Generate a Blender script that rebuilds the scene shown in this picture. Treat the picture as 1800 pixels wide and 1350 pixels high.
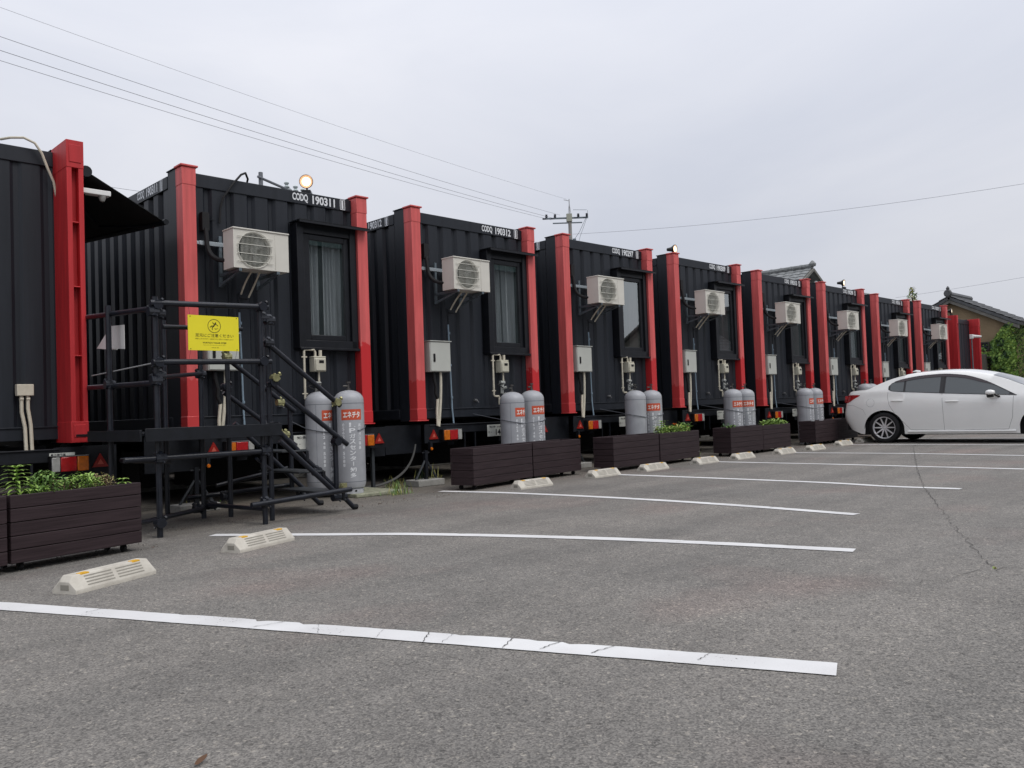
import bpy, bmesh, math, random
from mathutils import Vector, Matrix
import numpy as np
R = math.radians
rnd = random.Random(7)
for o in list(bpy.data.objects): bpy.data.objects.remove(o)
sc = bpy.context.scene
col = sc.collection

# ------------------------------------------------------------------ camera
EYE = Vector((0, 0, 0.94))
yaw, pitch, roll = R(45.2096), R(1.8384), R(-2.0631)
F = Vector((math.sin(yaw)*math.cos(pitch), math.cos(yaw)*math.cos(pitch), math.sin(pitch)))
Rt = Vector((math.cos(yaw), -math.sin(yaw), 0)); U = Rt.cross(F)
R2 = math.cos(roll)*Rt + math.sin(roll)*U; U2 = -math.sin(roll)*Rt + math.cos(roll)*U
cd = bpy.data.cameras.new('camera'); cam = bpy.data.objects.new('camera', cd); col.objects.link(cam)
m = Matrix((R2, U2, -F)).transposed().to_4x4(); m.translation = EYE; cam.matrix_world = m
cd.sensor_width = 36; cd.sensor_fit = 'HORIZONTAL'; cd.lens = 1481.37/1800*36
cd.clip_start = .05; cd.clip_end = 2000
sc.camera = cam

# ------------------------------------------------------------------ sky and sun
SUN_EL, SUN_AZ = R(55), R(172)       # azimuth clockwise from +Y
w = bpy.data.worlds.new('World'); sc.world = w; w.use_nodes = True
nt = w.node_tree; nt.nodes.clear(); N = nt.nodes.new; L = nt.links.new
out = N('ShaderNodeOutputWorld'); bg = N('ShaderNodeBackground'); bg.inputs[1].default_value = .1
sky = N('ShaderNodeTexSky'); sky.sky_type = 'NISHITA'; sky.sun_disc = False
sky.sun_elevation = SUN_EL; sky.sun_rotation = SUN_AZ
tc = N('ShaderNodeTexCoord'); sep = N('ShaderNodeSeparateXYZ'); L(tc.outputs['Generated'], sep.inputs[0])
mp = N('ShaderNodeMapping'); mp.inputs['Scale'].default_value = (1, 1, 2.6); L(tc.outputs['Generated'], mp.inputs[0])
n1 = N('ShaderNodeTexNoise'); n1.inputs['Scale'].default_value = 1.7; n1.inputs['Detail'].default_value = 6; n1.inputs['Roughness'].default_value = .5
n1.inputs['Distortion'].default_value = .6; L(mp.outputs[0], n1.inputs[0])
ramp = N('ShaderNodeValToRGB'); ramp.color_ramp.elements[0].position = .34; ramp.color_ramp.elements[1].position = .68
ramp.color_ramp.elements[0].color = (5.55, 5.78, 6.5, 1); ramp.color_ramp.elements[1].color = (6.7, 6.8, 7.3, 1)
L(n1.outputs[0], ramp.inputs[0])
ht = N('ShaderNodeMapRange'); ht.inputs[1].default_value = 0; ht.inputs[2].default_value = 1; ht.inputs[3].default_value = .92; ht.inputs[4].default_value = 2.0
L(sep.outputs[2], ht.inputs[0])
mul = N('ShaderNodeVectorMath'); mul.operation = 'SCALE'; L(ramp.outputs[0], mul.inputs[0]); L(ht.outputs[0], mul.inputs[3])
mx = N('ShaderNodeMixRGB'); mx.inputs[0].default_value = .93; L(sky.outputs[0], mx.inputs[1]); L(mul.outputs[0], mx.inputs[2])
L(mx.outputs[0], bg.inputs[0]); L(bg.outputs[0], out.inputs[0])
sd = bpy.data.lights.new('sun', 'SUN'); sd.energy = 1.5; sd.angle = R(28); sd.color = (1, .96, .9)
so = bpy.data.objects.new('sun', sd); col.objects.link(so)
sdir = Vector((math.sin(SUN_AZ)*math.cos(SUN_EL), math.cos(SUN_AZ)*math.cos(SUN_EL), math.sin(SUN_EL)))
so.rotation_euler = (-sdir).to_track_quat('-Z', 'Y').to_euler()
sc.view_settings.view_transform = 'Standard'; sc.view_settings.look = 'None'
sc.view_settings.exposure = 0; sc.view_settings.gamma = 1; sc.view_settings.use_curve_mapping = False

# ------------------------------------------------------------------ materials
MATS = {}
def mat(name, colr, rough=.6, metal=0, vary=None, bump=None, spec=.5, coat=0, emit=None, colr2=None, stretch=None, trans=0, ior=1.45, rvar=0):
    if name in MATS: return MATS[name]
    m = bpy.data.materials.new(name); m.use_nodes = True; t = m.node_tree; b = t.nodes['Principled BSDF']
    N = t.nodes.new; L = t.links.new
    b.inputs['Base Color'].default_value = (*colr, 1); b.inputs['Roughness'].default_value = rough
    b.inputs['Metallic'].default_value = metal; b.inputs['Specular IOR Level'].default_value = spec
    b.inputs['Coat Weight'].default_value = coat; b.inputs['Coat Roughness'].default_value = .06; b.inputs['IOR'].default_value = ior
    b.inputs['Transmission Weight'].default_value = trans
    if emit: b.inputs['Emission Color'].default_value = (*emit[0], 1); b.inputs['Emission Strength'].default_value = emit[1]
    if vary or bump:
        tc = N('ShaderNodeTexCoord'); mp = N('ShaderNodeMapping'); L(tc.outputs['Object'], mp.inputs[0])
        if stretch: mp.inputs['Scale'].default_value = stretch
    if vary:
        s, a = vary; n = N('ShaderNodeTexNoise'); n.inputs['Scale'].default_value = s; n.inputs['Detail'].default_value = 7; n.inputs['Roughness'].default_value = .62
        L(mp.outputs[0], n.inputs[0]); r = N('ShaderNodeValToRGB'); r.color_ramp.elements[0].position = .3; r.color_ramp.elements[1].position = .7
        c2 = colr2 or tuple(min(1, c*(1+a)) for c in colr); c1 = colr if colr2 else tuple(c*(1-a) for c in colr)
        r.color_ramp.elements[0].color = (*c1, 1); r.color_ramp.elements[1].color = (*c2, 1)
        L(n.outputs[0], r.inputs[0]); L(r.outputs[0], b.inputs['Base Color'])
        if rvar:
            q = N('ShaderNodeMapRange'); q.inputs[3].default_value = rough-rvar; q.inputs[4].default_value = rough+rvar; L(n.outputs[0], q.inputs[0]); L(q.outputs[0], b.inputs['Roughness'])
    if bump:
        s, st = bump; n = N('ShaderNodeTexNoise'); n.inputs['Scale'].default_value = s; n.inputs['Detail'].default_value = 4
        L(mp.outputs[0], n.inputs[0]); bb = N('ShaderNodeBump'); bb.inputs['Strength'].default_value = st; bb.inputs['Distance'].default_value = .01
        L(n.outputs[0], bb.inputs['Height']); L(bb.outputs[0], b.inputs['Normal'])
    MATS[name] = m; return m

black = mat('black_paint', (.0085, .011, .0155), .5, vary=(3.0, .35), colr2=(.017, .0205, .028), spec=.42, stretch=(3, 3, .14), bump=(3, .12), rvar=.09)
black2 = mat('black_steel', (.007, .0085, .012), .5, vary=(9, .4), spec=.4)
pipe_m = mat('black_pipe', (.010, .012, .018), .36, vary=(12, .4), spec=.5, bump=(60, .1), rvar=.1)
frame_m = mat('window_frame', (.008, .009, .012), .38, vary=(8, .3), spec=.45)
rubber = mat('rubber', (.006, .006, .007), .75, vary=(20, .3))
beige = mat('ac_casing', (.62, .60, .54), .42, vary=(5, .04), spec=.4)
beige2 = mat('beige_pipe', (.56, .52, .42), .5, vary=(14, .12))
boxgrey = mat('box_grey', (.47, .48, .44), .42, vary=(4, .04))
grille_m = mat('grille_wire', (.55, .54, .48), .5)
dark_in = mat('dark_interior', (.012, .014, .012), .7)
galv = mat('galvanised', (.13, .16, .18), .45, .4, vary=(30, .25))
blue_pipe = mat('drain_pipe', (.20, .27, .33), .5, vary=(8, .2))
tank_m = mat('tank_grey', (.34, .35, .37), .42, vary=(4, .14), spec=.4, bump=(25, .06), rvar=.08)
tank_dark = mat('tank_seam', (.16, .17, .19), .6)
chalk = mat('stencil_white', (.60, .62, .64), .8, vary=(45, .5), colr2=(.85, .86, .87))
white_txt = mat('white_lettering', (.72, .74, .76), .6, vary=(30, .1))
black_txt = mat('black_lettering', (.012, .012, .02), .6)
orange_lab = mat('orange_label', (.55, .085, .035), .5, vary=(20, .15))
yellow_m = mat('sign_yellow', (.80, .70, .03), .4, vary=(6, .03))
sign_ink = mat('sign_ink', (.06, .05, .01), .5)
paper = mat('white_sheet', (.72, .72, .70), .6, vary=(5, .06))
amber = mat('amber_lens', (.52, .13, .008), .18, spec=.6, vary=(16, .35))
redlens = mat('red_lens', (.33, .008, .010), .16, spec=.6, vary=(14, .4))
clearlens = mat('clear_lens', (.32, .32, .30), .2, spec=.6, vary=(14, .3))
refl = mat('red_reflector', (.27, .014, .010), .3, vary=(60, .3))
plate_m = mat('plate_white', (.60, .61, .56), .4, vary=(12, .06))
conc = mat('concrete', (.27, .265, .245), .85, vary=(9, .25), bump=(60, .5))
moss = mat('mossy_concrete', (.26, .265, .19), .9, vary=(16, .4), bump=(50, .6))
stop_m = mat('wheel_stop_beige', (.60, .57, .50), .7, vary=(7, .12), colr2=(.43, .40, .345), bump=(40, .25))
stop_dk = mat('wheel_stop_groove', (.25, .235, .20), .8)
refl_y = mat('yellow_reflector', (.72, .40, .03), .35, vary=(60, .25))
soil = mat('soil', (.03, .022, .015), .95, vary=(30, .5), bump=(40, 1))
brass = mat('coupler_zinc', (.30, .29, .15), .4, .5, vary=(30, .4))
steel = mat('steel', (.35, .35, .35), .35, .8)
lamp_m = mat('lamp_glow', (.75, .5, .3), .3, emit=((1, .55, .30), .55))
lamp_core = mat('lamp_core', (1, .95, .85), .3, emit=((1, .90, .72), 4))
bronze = mat('lamp_bezel', (.17, .10, .055), .35, .5)
awn_m = mat('awning_fabric', (.010, .012, .013), .8, vary=(12, .2), bump=(80, .1))
curtain = mat('curtain', (.62, .62, .64), .9, vary=(9, .25), stretch=(2.4, 1, .12))
curtain_r = mat('curtain_mauve', (.22, .15, .15), .9, vary=(5, .15))
carpaint = mat('car_white', (.80, .80, .775), .28, spec=.5, coat=1, vary=(2, .02))
carglass = mat('car_glass', (.045, .055, .058), .04, spec=.75, coat=.5)
cartrim = mat('car_trim', (.012, .011, .012), .3)
visor_m = mat('car_visor', (.028, .017, .020), .12, spec=.7)
chrome = mat('rim_silver', (.75, .75, .76), .38, .6)
rimdark = mat('rim_dark', (.012, .012, .013), .3, .3)
leaf_a = mat('leaf_bright', (.26, .40, .085), .5, vary=(30, .4))
leaf_b = mat('leaf_mid', (.13, .24, .055), .55, vary=(30, .4))
leaf_c = mat('leaf_yellow', (.34, .33, .10), .6, vary=(30, .3))
leaf_d = mat('leaf_dark', (.022, .055, .018), .6, vary=(20, .4))
twig = mat('twig', (.09, .055, .03), .8)
dry = mat('dry_flower', (.30, .24, .12), .8, vary=(40, .4))
tile_m = mat('roof_tile', (.085, .088, .092), .55, vary=(5, .3), bump=(20, .3))
tile_l = mat('roof_tile_pale', (.19, .20, .20), .55, vary=(5, .35))
tanwall = mat('tan_plaster', (.235, .175, .105), .9, vary=(1.3, .2), bump=(20, .4))
timber = mat('weathered_timber', (.055, .05, .042), .85, vary=(10, .4), stretch=(1, 1, .2))
screen_m = mat('dark_screen', (.008, .008, .008), .9, vary=(4, .3))
polem = mat('pole_concrete', (.26, .25, .235), .9, vary=(3, .2))
insul = mat('insulator', (.03, .035, .05), .3)
wire_m = mat('wire', (.30, .31, .34), .7)
underb = mat('underbody', (.005, .005, .005), .9)

def glass_mat():
    m = bpy.data.materials.new('window_glass'); m.use_nodes = True; t = m.node_tree; t.nodes.clear()
    N = t.nodes.new; L = t.links.new
    o = N('ShaderNodeOutputMaterial'); tr = N('ShaderNodeBsdfTransparent'); tr.inputs[0].default_value = (.82, .84, .84, 1)
    g = N('ShaderNodeBsdfGlossy'); g.inputs['Roughness'].default_value = .01; g.inputs[0].default_value = (.85, .9, .9, 1)
    f = N('ShaderNodeFresnel'); f.inputs[0].default_value = 1.9; mx = N('ShaderNodeMixShader')
    ge = N('ShaderNodeNewGeometry'); iv = N('ShaderNodeMath'); iv.operation = 'SUBTRACT'; iv.inputs[0].default_value = 1; L(ge.outputs['Backfacing'], iv.inputs[1]); fa = N('ShaderNodeMath'); fa.operation = 'MULTIPLY_ADD'; fa.inputs[1].default_value = .7; fa.inputs[2].default_value = .27; L(f.outputs[0], fa.inputs[0])
    mu = N('ShaderNodeMath'); mu.operation = 'MULTIPLY'; L(fa.outputs[0], mu.inputs[0]); L(iv.outputs[0], mu.inputs[1]); L(mu.outputs[0], mx.inputs[0]); L(tr.outputs[0], mx.inputs[1]); L(g.outputs[0], mx.inputs[2]); L(mx.outputs[0], o.inputs[0]); return m
glass = glass_mat()

def red_mat(name, top, low, zcut):
    """faded red paint, with a newer coat rolled on below zcut"""
    m = bpy.data.materials.new(name); m.use_nodes = True; t = m.node_tree; b = t.nodes['Principled BSDF']; N = t.nodes.new; L = t.links.new
    tc = N('ShaderNodeTexCoord'); s = N('ShaderNodeSeparateXYZ'); L(tc.outputs['Object'], s.inputs[0])
    mps = N('ShaderNodeMapping'); mps.inputs['Scale'].default_value = (4, 4, .45); L(tc.outputs['Object'], mps.inputs[0]); n = N('ShaderNodeTexNoise'); n.inputs['Scale'].default_value = 4; n.inputs['Detail'].default_value = 7; L(mps.outputs[0], n.inputs[0])
    g = N('ShaderNodeTexNoise'); g.inputs['Scale'].default_value = 14; g.inputs['Detail'].default_value = 1; L(tc.outputs['Object'], g.inputs[0])
    a = N('ShaderNodeMath'); a.operation = 'MULTIPLY_ADD'; a.inputs[1].default_value = .22; L(g.outputs[0], a.inputs[0]); L(s.outputs[2], a.inputs[2])
    c = N('ShaderNodeMath'); c.operation = 'LESS_THAN'; oi = N('ShaderNodeObjectInfo'); zr = N('ShaderNodeMapRange'); zr.inputs[3].default_value = zcut-.12; zr.inputs[4].default_value = zcut+.34; L(oi.outputs['Random'], zr.inputs[0]); L(a.outputs[0], c.inputs[0])
    if zcut > 0: L(zr.outputs[0], c.inputs[1])
    else: c.inputs[1].default_value = -5
    r = N('ShaderNodeValToRGB'); r.color_ramp.elements[0].position = .3; r.color_ramp.elements[1].position = .7
    r.color_ramp.elements[0].color = (*[x*.80 for x in top], 1); r.color_ramp.elements[1].color = (*[x*1.14 for x in top], 1); L(n.outputs[0], r.inputs[0])
    x = N('ShaderNodeMixRGB'); L(c.outputs[0], x.inputs[0]); L(r.outputs[0], x.inputs[1]); x.inputs[2].default_value = (*low, 1)
    L(x.outputs[0], b.inputs['Base Color'])
    q = N('ShaderNodeMapRange'); q.inputs[3].default_value = .55; q.inputs[4].default_value = .3; L(c.outputs[0], q.inputs[0]); L(q.outputs[0], b.inputs['Roughness'])
    b.inputs['Specular IOR Level'].default_value = .4
    bb = N('ShaderNodeBump'); bb.inputs['Strength'].default_value = .08; bb.inputs['Distance'].default_value = .01; L(n.outputs[0], bb.inputs['Height']); L(bb.outputs[0], b.inputs['Normal'])
    return m
FADED, FRESH = (.61, .108, .104), (.53, .030, .034)
red_l = red_mat('red_post_left', FADED, (.55, .055, .056), .55)
red_r = red_mat('red_post_right', FADED, FRESH, .92)
red_i = red_mat('red_post_beam', (.47, .022, .026), (.47, .022, .026), 0)

def wood_mat():
    m = bpy.data.materials.new('planter_wood'); m.use_nodes = True; t = m.node_tree; b = t.nodes['Principled BSDF']; N = t.nodes.new; L = t.links.new
    tc = N('ShaderNodeTexCoord'); oi = N('ShaderNodeObjectInfo'); ad = N('ShaderNodeVectorMath'); L(tc.outputs['Object'], ad.inputs[0]); L(oi.outputs['Random'], ad.inputs[1])
    mp = N('ShaderNodeMapping'); mp.inputs['Scale'].default_value = (1.2, 20, 34); L(ad.outputs[0], mp.inputs[0])
    n = N('ShaderNodeTexNoise'); n.inputs['Scale'].default_value = 2.4; n.inputs['Detail'].default_value = 6; L(mp.outputs[0], n.inputs[0])
    r = N('ShaderNodeValToRGB'); r.color_ramp.elements[0].position = .3; r.color_ramp.elements[1].position = .75
    r.color_ramp.elements[0].color = (.018, .010, .012, 1); r.color_ramp.elements[1].color = (.041, .026, .029, 1); L(n.outputs[0], r.inputs[0]); L(r.outputs[0], b.inputs['Base Color'])
    b.inputs['Roughness'].default_value = .62; b.inputs['Specular IOR Level'].default_value = .3
    bb = N('ShaderNodeBump'); bb.inputs['Strength'].default_value = .3; bb.inputs['Distance'].default_value = .004; L(n.outputs[0], bb.inputs['Height']); L(bb.outputs[0], b.inputs['Normal'])
    return m
wood = wood_mat()

def asphalt_mat():
    m = bpy.data.materials.new('asphalt'); m.use_nodes = True; t = m.node_tree; b = t.nodes['Principled BSDF']; N = t.nodes.new; L = t.links.new
    tc = N('ShaderNodeTexCoord')
    def noise(s, d=3, sc_=None, rg=.5):
        n = N('ShaderNodeTexNoise'); n.inputs['Scale'].default_value = s; n.inputs['Detail'].default_value = d; n.inputs['Roughness'].default_value = rg
        if sc_:
            mp = N('ShaderNodeMapping'); mp.inputs['Scale'].default_value = sc_; L(tc.outputs['Object'], mp.inputs[0]); L(mp.outputs[0], n.inputs[0])
        else: L(tc.outputs['Object'], n.inputs[0])
        return n
    def ramp(src, p0, p1, c0, c1):
        r = N('ShaderNodeValToRGB'); r.color_ramp.elements[0].position = p0; r.color_ramp.elements[1].position = p1
        r.color_ramp.elements[0].color = (*c0, 1); r.color_ramp.elements[1].color = (*c1, 1); L(src, r.inputs[0]); return r
    def mulc(a, b_, f=1):
        x = N('ShaderNodeMixRGB'); x.blend_type = 'MULTIPLY'; x.inputs[0].default_value = f; L(a, x.inputs[1]); L(b_, x.inputs[2]); return x.outputs[0]
    big = ramp(noise(.35, 4).outputs[0], .3, .7, (.176, .168, .157), (.210, .197, .181))
    streak = ramp(noise(1.0, 4, (1.5, .16, 1)).outputs[0], .3, .62, (.80, .80, .80), (1.04, 1.04, 1.04))
    pink = ramp(noise(.55, 3, (1, 1.3, 1)).outputs[0], .55, .72, (1, 1, 1), (1.10, .98, .97))
    v = N('ShaderNodeTexVoronoi'); v.inputs['Scale'].default_value = 165; L(tc.outputs['Object'], v.inputs[0])
    sepc = N('ShaderNodeSeparateColor'); L(v.outputs['Color'], sepc.inputs[0])
    stone = ramp(sepc.outputs[0], .05, 1.0, (.58, .58, .58), (1.36, 1.35, 1.32))
    v2 = N('ShaderNodeTexVoronoi'); v2.inputs['Scale'].default_value = 80; L(tc.outputs['Object'], v2.inputs[0])
    s2 = N('ShaderNodeSeparateColor'); L(v2.outputs['Color'], s2.inputs[0])
    spark = ramp(s2.outputs[1], .91, .97, (1, 1, 1), (1.7, 1.66, 1.58))
    dk = ramp(s2.outputs[2], .02, .07, (.55, .55, .55), (1, 1, 1))
    grime = ramp(noise(7, 5).outputs[0], .3, .7, (.91, .91, .91), (1.07, 1.07, 1.07))
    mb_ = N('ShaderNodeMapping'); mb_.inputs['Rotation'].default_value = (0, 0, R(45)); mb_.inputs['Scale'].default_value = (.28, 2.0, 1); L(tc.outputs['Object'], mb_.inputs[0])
    nb = N('ShaderNodeTexNoise'); nb.inputs['Scale'].default_value = .9; nb.inputs['Detail'].default_value = 4; L(mb_.outputs[0], nb.inputs[0]); shade_band = ramp(nb.outputs[0], .34, .60, (.82, .825, .83), (1.05, 1.045, 1.04))  # shading of the uneven ground, painted into the colour as soft bands
    stn = ramp(noise(1.7, 3).outputs[0], .70, .78, (1, 1, 1), (.84, .84, .85))
    yy_ = N('ShaderNodeSeparateXYZ'); L(tc.outputs['Object'], yy_.inputs[0]); dn = N('ShaderNodeMath'); dn.operation = 'MULTIPLY_ADD'; dn.inputs[1].default_value = 1.6; L(noise(1.4, 5).outputs[0], dn.inputs[0]); L(yy_.outputs[1], dn.inputs[2])
    dirt = ramp(N('ShaderNodeMath').outputs[0], 0, 1, (1, 1, 1), (1, 1, 1)); dm = N('ShaderNodeMapRange'); dm.inputs[1].default_value = 7.6; dm.inputs[2].default_value = 9.2; L(dn.outputs[0], dm.inputs[0]); L(dm.outputs[0], dirt.inputs[0]); dirt.color_ramp.elements[1].color = (.70, .67, .62, 1)
    c = mulc(big.outputs[0], streak.outputs[0], .6); c = mulc(c, shade_band.outputs[0]); c = mulc(c, stn.outputs[0]); c = mulc(c, dirt.outputs[0]); c = mulc(c, pink.outputs[0]); c = mulc(c, stone.outputs[0]); c = mulc(c, spark.outputs[0], .7); c = mulc(c, dk.outputs[0], .8); c = mulc(c, grime.outputs[0])
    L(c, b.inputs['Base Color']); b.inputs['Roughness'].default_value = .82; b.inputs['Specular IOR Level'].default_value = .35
    bb = N('ShaderNodeBump'); bb.inputs['Strength'].default_value = .55; bb.inputs['Distance'].default_value = .004
    L(v.outputs['Distance'], bb.inputs['Height']); L(bb.outputs[0], b.inputs['Normal'])
    return m
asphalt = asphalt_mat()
def worn_paint():
    m = bpy.data.materials.new('road_paint'); m.use_nodes = True; t = m.node_tree; b = t.nodes['Principled BSDF']; N = t.nodes.new; L = t.links.new
    tc = N('ShaderNodeTexCoord'); a = N('ShaderNodeTexNoise'); a.inputs['Scale'].default_value = 90; a.inputs['Detail'].default_value = 3; L(tc.outputs['Object'], a.inputs[0])
    c = N('ShaderNodeTexNoise'); c.inputs['Scale'].default_value = 2.2; c.inputs['Detail'].default_value = 5; L(tc.outputs['Object'], c.inputs[0])
    ad = N('ShaderNodeMath'); ad.operation = 'MULTIPLY_ADD'; ad.inputs[1].default_value = .55; L(c.outputs[0], ad.inputs[0]); L(a.outputs[0], ad.inputs[2])
    r = N('ShaderNodeValToRGB'); r.color_ramp.elements[0].position = .48; r.color_ramp.elements[1].position = .56; r.color_ramp.elements[0].color = (.22, .21, .20, 1); r.color_ramp.elements[1].color = (1, 1, 1, 1); L(ad.outputs[0], r.inputs[0])
    g = N('ShaderNodeValToRGB'); g.color_ramp.elements[0].position = .3; g.color_ramp.elements[1].position = .7; g.color_ramp.elements[0].color = (.55, .545, .54, 1); g.color_ramp.elements[1].color = (.69, .69, .685, 1); L(c.outputs[0], g.inputs[0])
    x = N('ShaderNodeMixRGB'); x.blend_type = 'MULTIPLY'; x.inputs[0].default_value = 1; L(g.outputs[0], x.inputs[1]); L(r.outputs[0], x.inputs[2]); L(x.outputs[0], b.inputs['Base Color'])
    b.inputs['Roughness'].default_value = .75; bb = N('ShaderNodeBump'); bb.inputs['Strength'].default_value = .4; bb.inputs['Distance'].default_value = .003; L(a.outputs[0], bb.inputs['Height']); L(bb.outputs[0], b.inputs['Normal']); return m
paint_old = mat('road_paint_plain', (.60, .60, .60), .75, vary=(10, .1), colr2=(.72, .72, .715), bump=(120, .4))
paint = worn_paint()
tar = mat('crack_dark', (.055, .052, .048), .9, vary=(30, .5))

# ------------------------------------------------------------------ mesh helpers
class MB:
    def __init__(s): s.v = []; s.f = []; s.m = []; s.cur = 0
    def add(s, vs, fs, mi=None):
        b = len(s.v); s.v += [tuple(x) for x in vs]; s.f += [tuple(i+b for i in f) for f in fs]; s.m += [s.cur if mi is None else mi]*len(fs); return s
    def box(s, x0, x1, y0, y1, z0, z1, mi=None, mtx=None):
        vs = [Vector(p) for p in ((x0,y0,z0),(x1,y0,z0),(x1,y1,z0),(x0,y1,z0),(x0,y0,z1),(x1,y0,z1),(x1,y1,z1),(x0,y1,z1))]
        if mtx: vs = [mtx @ p for p in vs]
        return s.add(vs, [(0,3,2,1),(4,5,6,7),(0,1,5,4),(1,2,6,5),(2,3,7,6),(3,0,4,7)], mi)
    def prism(s, poly, y0, y1, mi=None, mtx=None):   # polygon in xz (ccw seen from -Y), extruded along y
        n = len(poly); vs = [Vector((x, y0, z)) for x, z in poly] + [Vector((x, y1, z)) for x, z in poly]
        if mtx: vs = [mtx @ p for p in vs]
        return s.add(vs, [tuple(range(n)), tuple(range(2*n-1, n-1, -1))] + [(i, i+n, (i+1) % n+n, (i+1) % n) for i in range(n)], mi)
    def tube(s, pts, r, seg=8, mi=None, caps=True):
        pts = [Vector(p) for p in pts]; rs = r if isinstance(r, (list, tuple)) else [r]*len(pts); rings = []; b = len(s.v); prev = None
        for i, p in enumerate(pts):
            a = pts[max(i-1, 0)]; c = pts[min(i+1, len(pts)-1)]; t = (c-a).normalized()
            if prev is None: n = t.orthogonal().normalized()
            else: n = (prev - t*prev.dot(t)).normalized()
            prev = n; q = t.cross(n)
            rings.append([p + (n*math.cos(2*math.pi*k/seg) + q*math.sin(2*math.pi*k/seg))*rs[i] for k in range(seg)])
        vs = [v for rg in rings for v in rg]; fs = []
        for i in range(len(pts)-1):
            for k in range(seg): fs.append((i*seg+k, i*seg+(k+1) % seg, (i+1)*seg+(k+1) % seg, (i+1)*seg+k))
        if caps: fs += [tuple(range(seg-1, -1, -1)), tuple((len(pts)-1)*seg+k for k in range(seg))]
        return s.add(vs, fs, mi)
    def lathe(s, prof, seg=24, axis='z', c=(0, 0, 0), mi=None, caps=True):   # prof: (r, h)
        vs = []; n = len(prof)
        for r, h_ in prof:
            for k in range(seg):
                a = 2*math.pi*k/seg; x, y = r*math.cos(a), r*math.sin(a)
                p = (x, y, h_) if axis == 'z' else ((h_, x, y) if axis == 'x' else (y, h_, x))
                vs.append(Vector(p)+Vector(c))
        fs = [(i*seg+k, i*seg+(k+1) % seg, (i+1)*seg+(k+1) % seg, (i+1)*seg+k) for i in range(n-1) for k in range(seg)]
        if caps: fs += [tuple(range(seg-1, -1, -1)), tuple((n-1)*seg+k for k in range(seg))]
        return s.add(vs, fs, mi)
    def quad(s, a, b, c, d, mi=None): return s.add([a, b, c, d], [(0, 1, 2, 3)], mi)
    def mesh(s, name, mats, smooth=35):
        me = bpy.data.meshes.new(name); me.from_pydata([tuple(v) for v in s.v], [], s.f); me.update()
        for q in (mats if isinstance(mats, (list, tuple)) else [mats]): me.materials.append(q)
        me.polygons.foreach_set('material_index', s.m)
        if smooth:
            me.polygons.foreach_set('use_smooth', [True]*len(me.polygons)); me.set_sharp_from_angle(angle=R(smooth))
        return me
    def build(s, name, mats, parent=None, smooth=35, bevel=0):
        o = bpy.data.objects.new(name, s.mesh(name, mats, smooth)); col.objects.link(o)
        if parent: o.parent = parent
        if bevel:
            b = o.modifiers.new('bevel', 'BEVEL'); b.width = bevel; b.segments = 2; b.limit_method = 'ANGLE'; b.angle_limit = R(40)
        return o
def tag(o, label=None, cat=None, group=None, kind=None):
    if label: o['label'] = label
    if cat: o['category'] = cat
    if group: o['group'] = group
    if kind: o['kind'] = kind
    return o
def thing(name, label, cat, loc=(0, 0, 0), rz=0, group=None):
    o = bpy.data.objects.new(name, None); o.empty_display_size = .2; col.objects.link(o); o.location = loc; o.rotation_euler = (0, 0, rz)
    return tag(o, label, cat, group)
def copy_tree(o, parent=None):
    c = o.copy(); col.objects.link(c); c.parent = parent
    for ch in kids.get(o.name, [k for k in o.children]): copy_tree(ch, c)
    return c
kids = {}
def clone(root, label, loc, rz, group=None):
    c = copy_tree(root); c.location = loc; c.rotation_euler = (0, 0, rz); c['label'] = label
    if group: c['group'] = group
    return c
TXT = {}
def text_mesh(body, bold=0):
    k = (body, bold)
    if k in TXT: return TXT[k]
    cu = bpy.data.curves.new('t', 'FONT'); cu.body = body; cu.size = 1; cu.offset = bold; cu.resolution_u = 3
    o = bpy.data.objects.new('t', cu); col.objects.link(o); dg = bpy.context.evaluated_depsgraph_get(); dg.update()
    me = o.evaluated_get(dg).to_mesh(); vs = [v.co.copy() for v in me.vertices]; fs = [tuple(p.vertices) for p in me.polygons]
    o.evaluated_get(dg).to_mesh_clear(); bpy.data.objects.remove(o); bpy.data.curves.remove(cu)
    xs = [v.x for v in vs] or [0, 1]; ys = [v.y for v in vs] or [0, 1]
    x0, x1, y0, y1 = min(xs), max(xs), min(ys), max(ys)
    vs = [((v.x-x0)/max(x1-x0, 1e-6), (v.y-y0)/max(y1-y0, 1e-6)) for v in vs]
    TXT[k] = (vs, fs); return TXT[k]
def put_text(mb, body, o, ux, uz, wd, ht, bold=0, mi=None):     # o: lower-left corner, ux / uz unit vectors
    vs, fs = text_mesh(body, bold); o, ux, uz = Vector(o), Vector(ux), Vector(uz)
    mb.add([o + ux*(x*wd) + uz*(z*ht) for x, z in vs], fs, mi)
def wrap_text(mb, body, r, a0, z0, wd, ht, bold=0, mi=None):    # on a cylinder about z; a0 = angle of left edge from -Y, to +X
    vs, fs = text_mesh(body, bold)
    mb.add([(r*math.sin(a0+x*wd/r), -r*math.cos(a0+x*wd/r), z0+z*ht) for x, z in vs], fs, mi)
def arc(p0, p1, p2, n=8):
    p0, p1, p2 = map(Vector, (p0, p1, p2)); return [p0*(1-t)**2 + p1*2*t*(1-t) + p2*t*t for t in [i/n for i in range(n+1)]]

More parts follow.
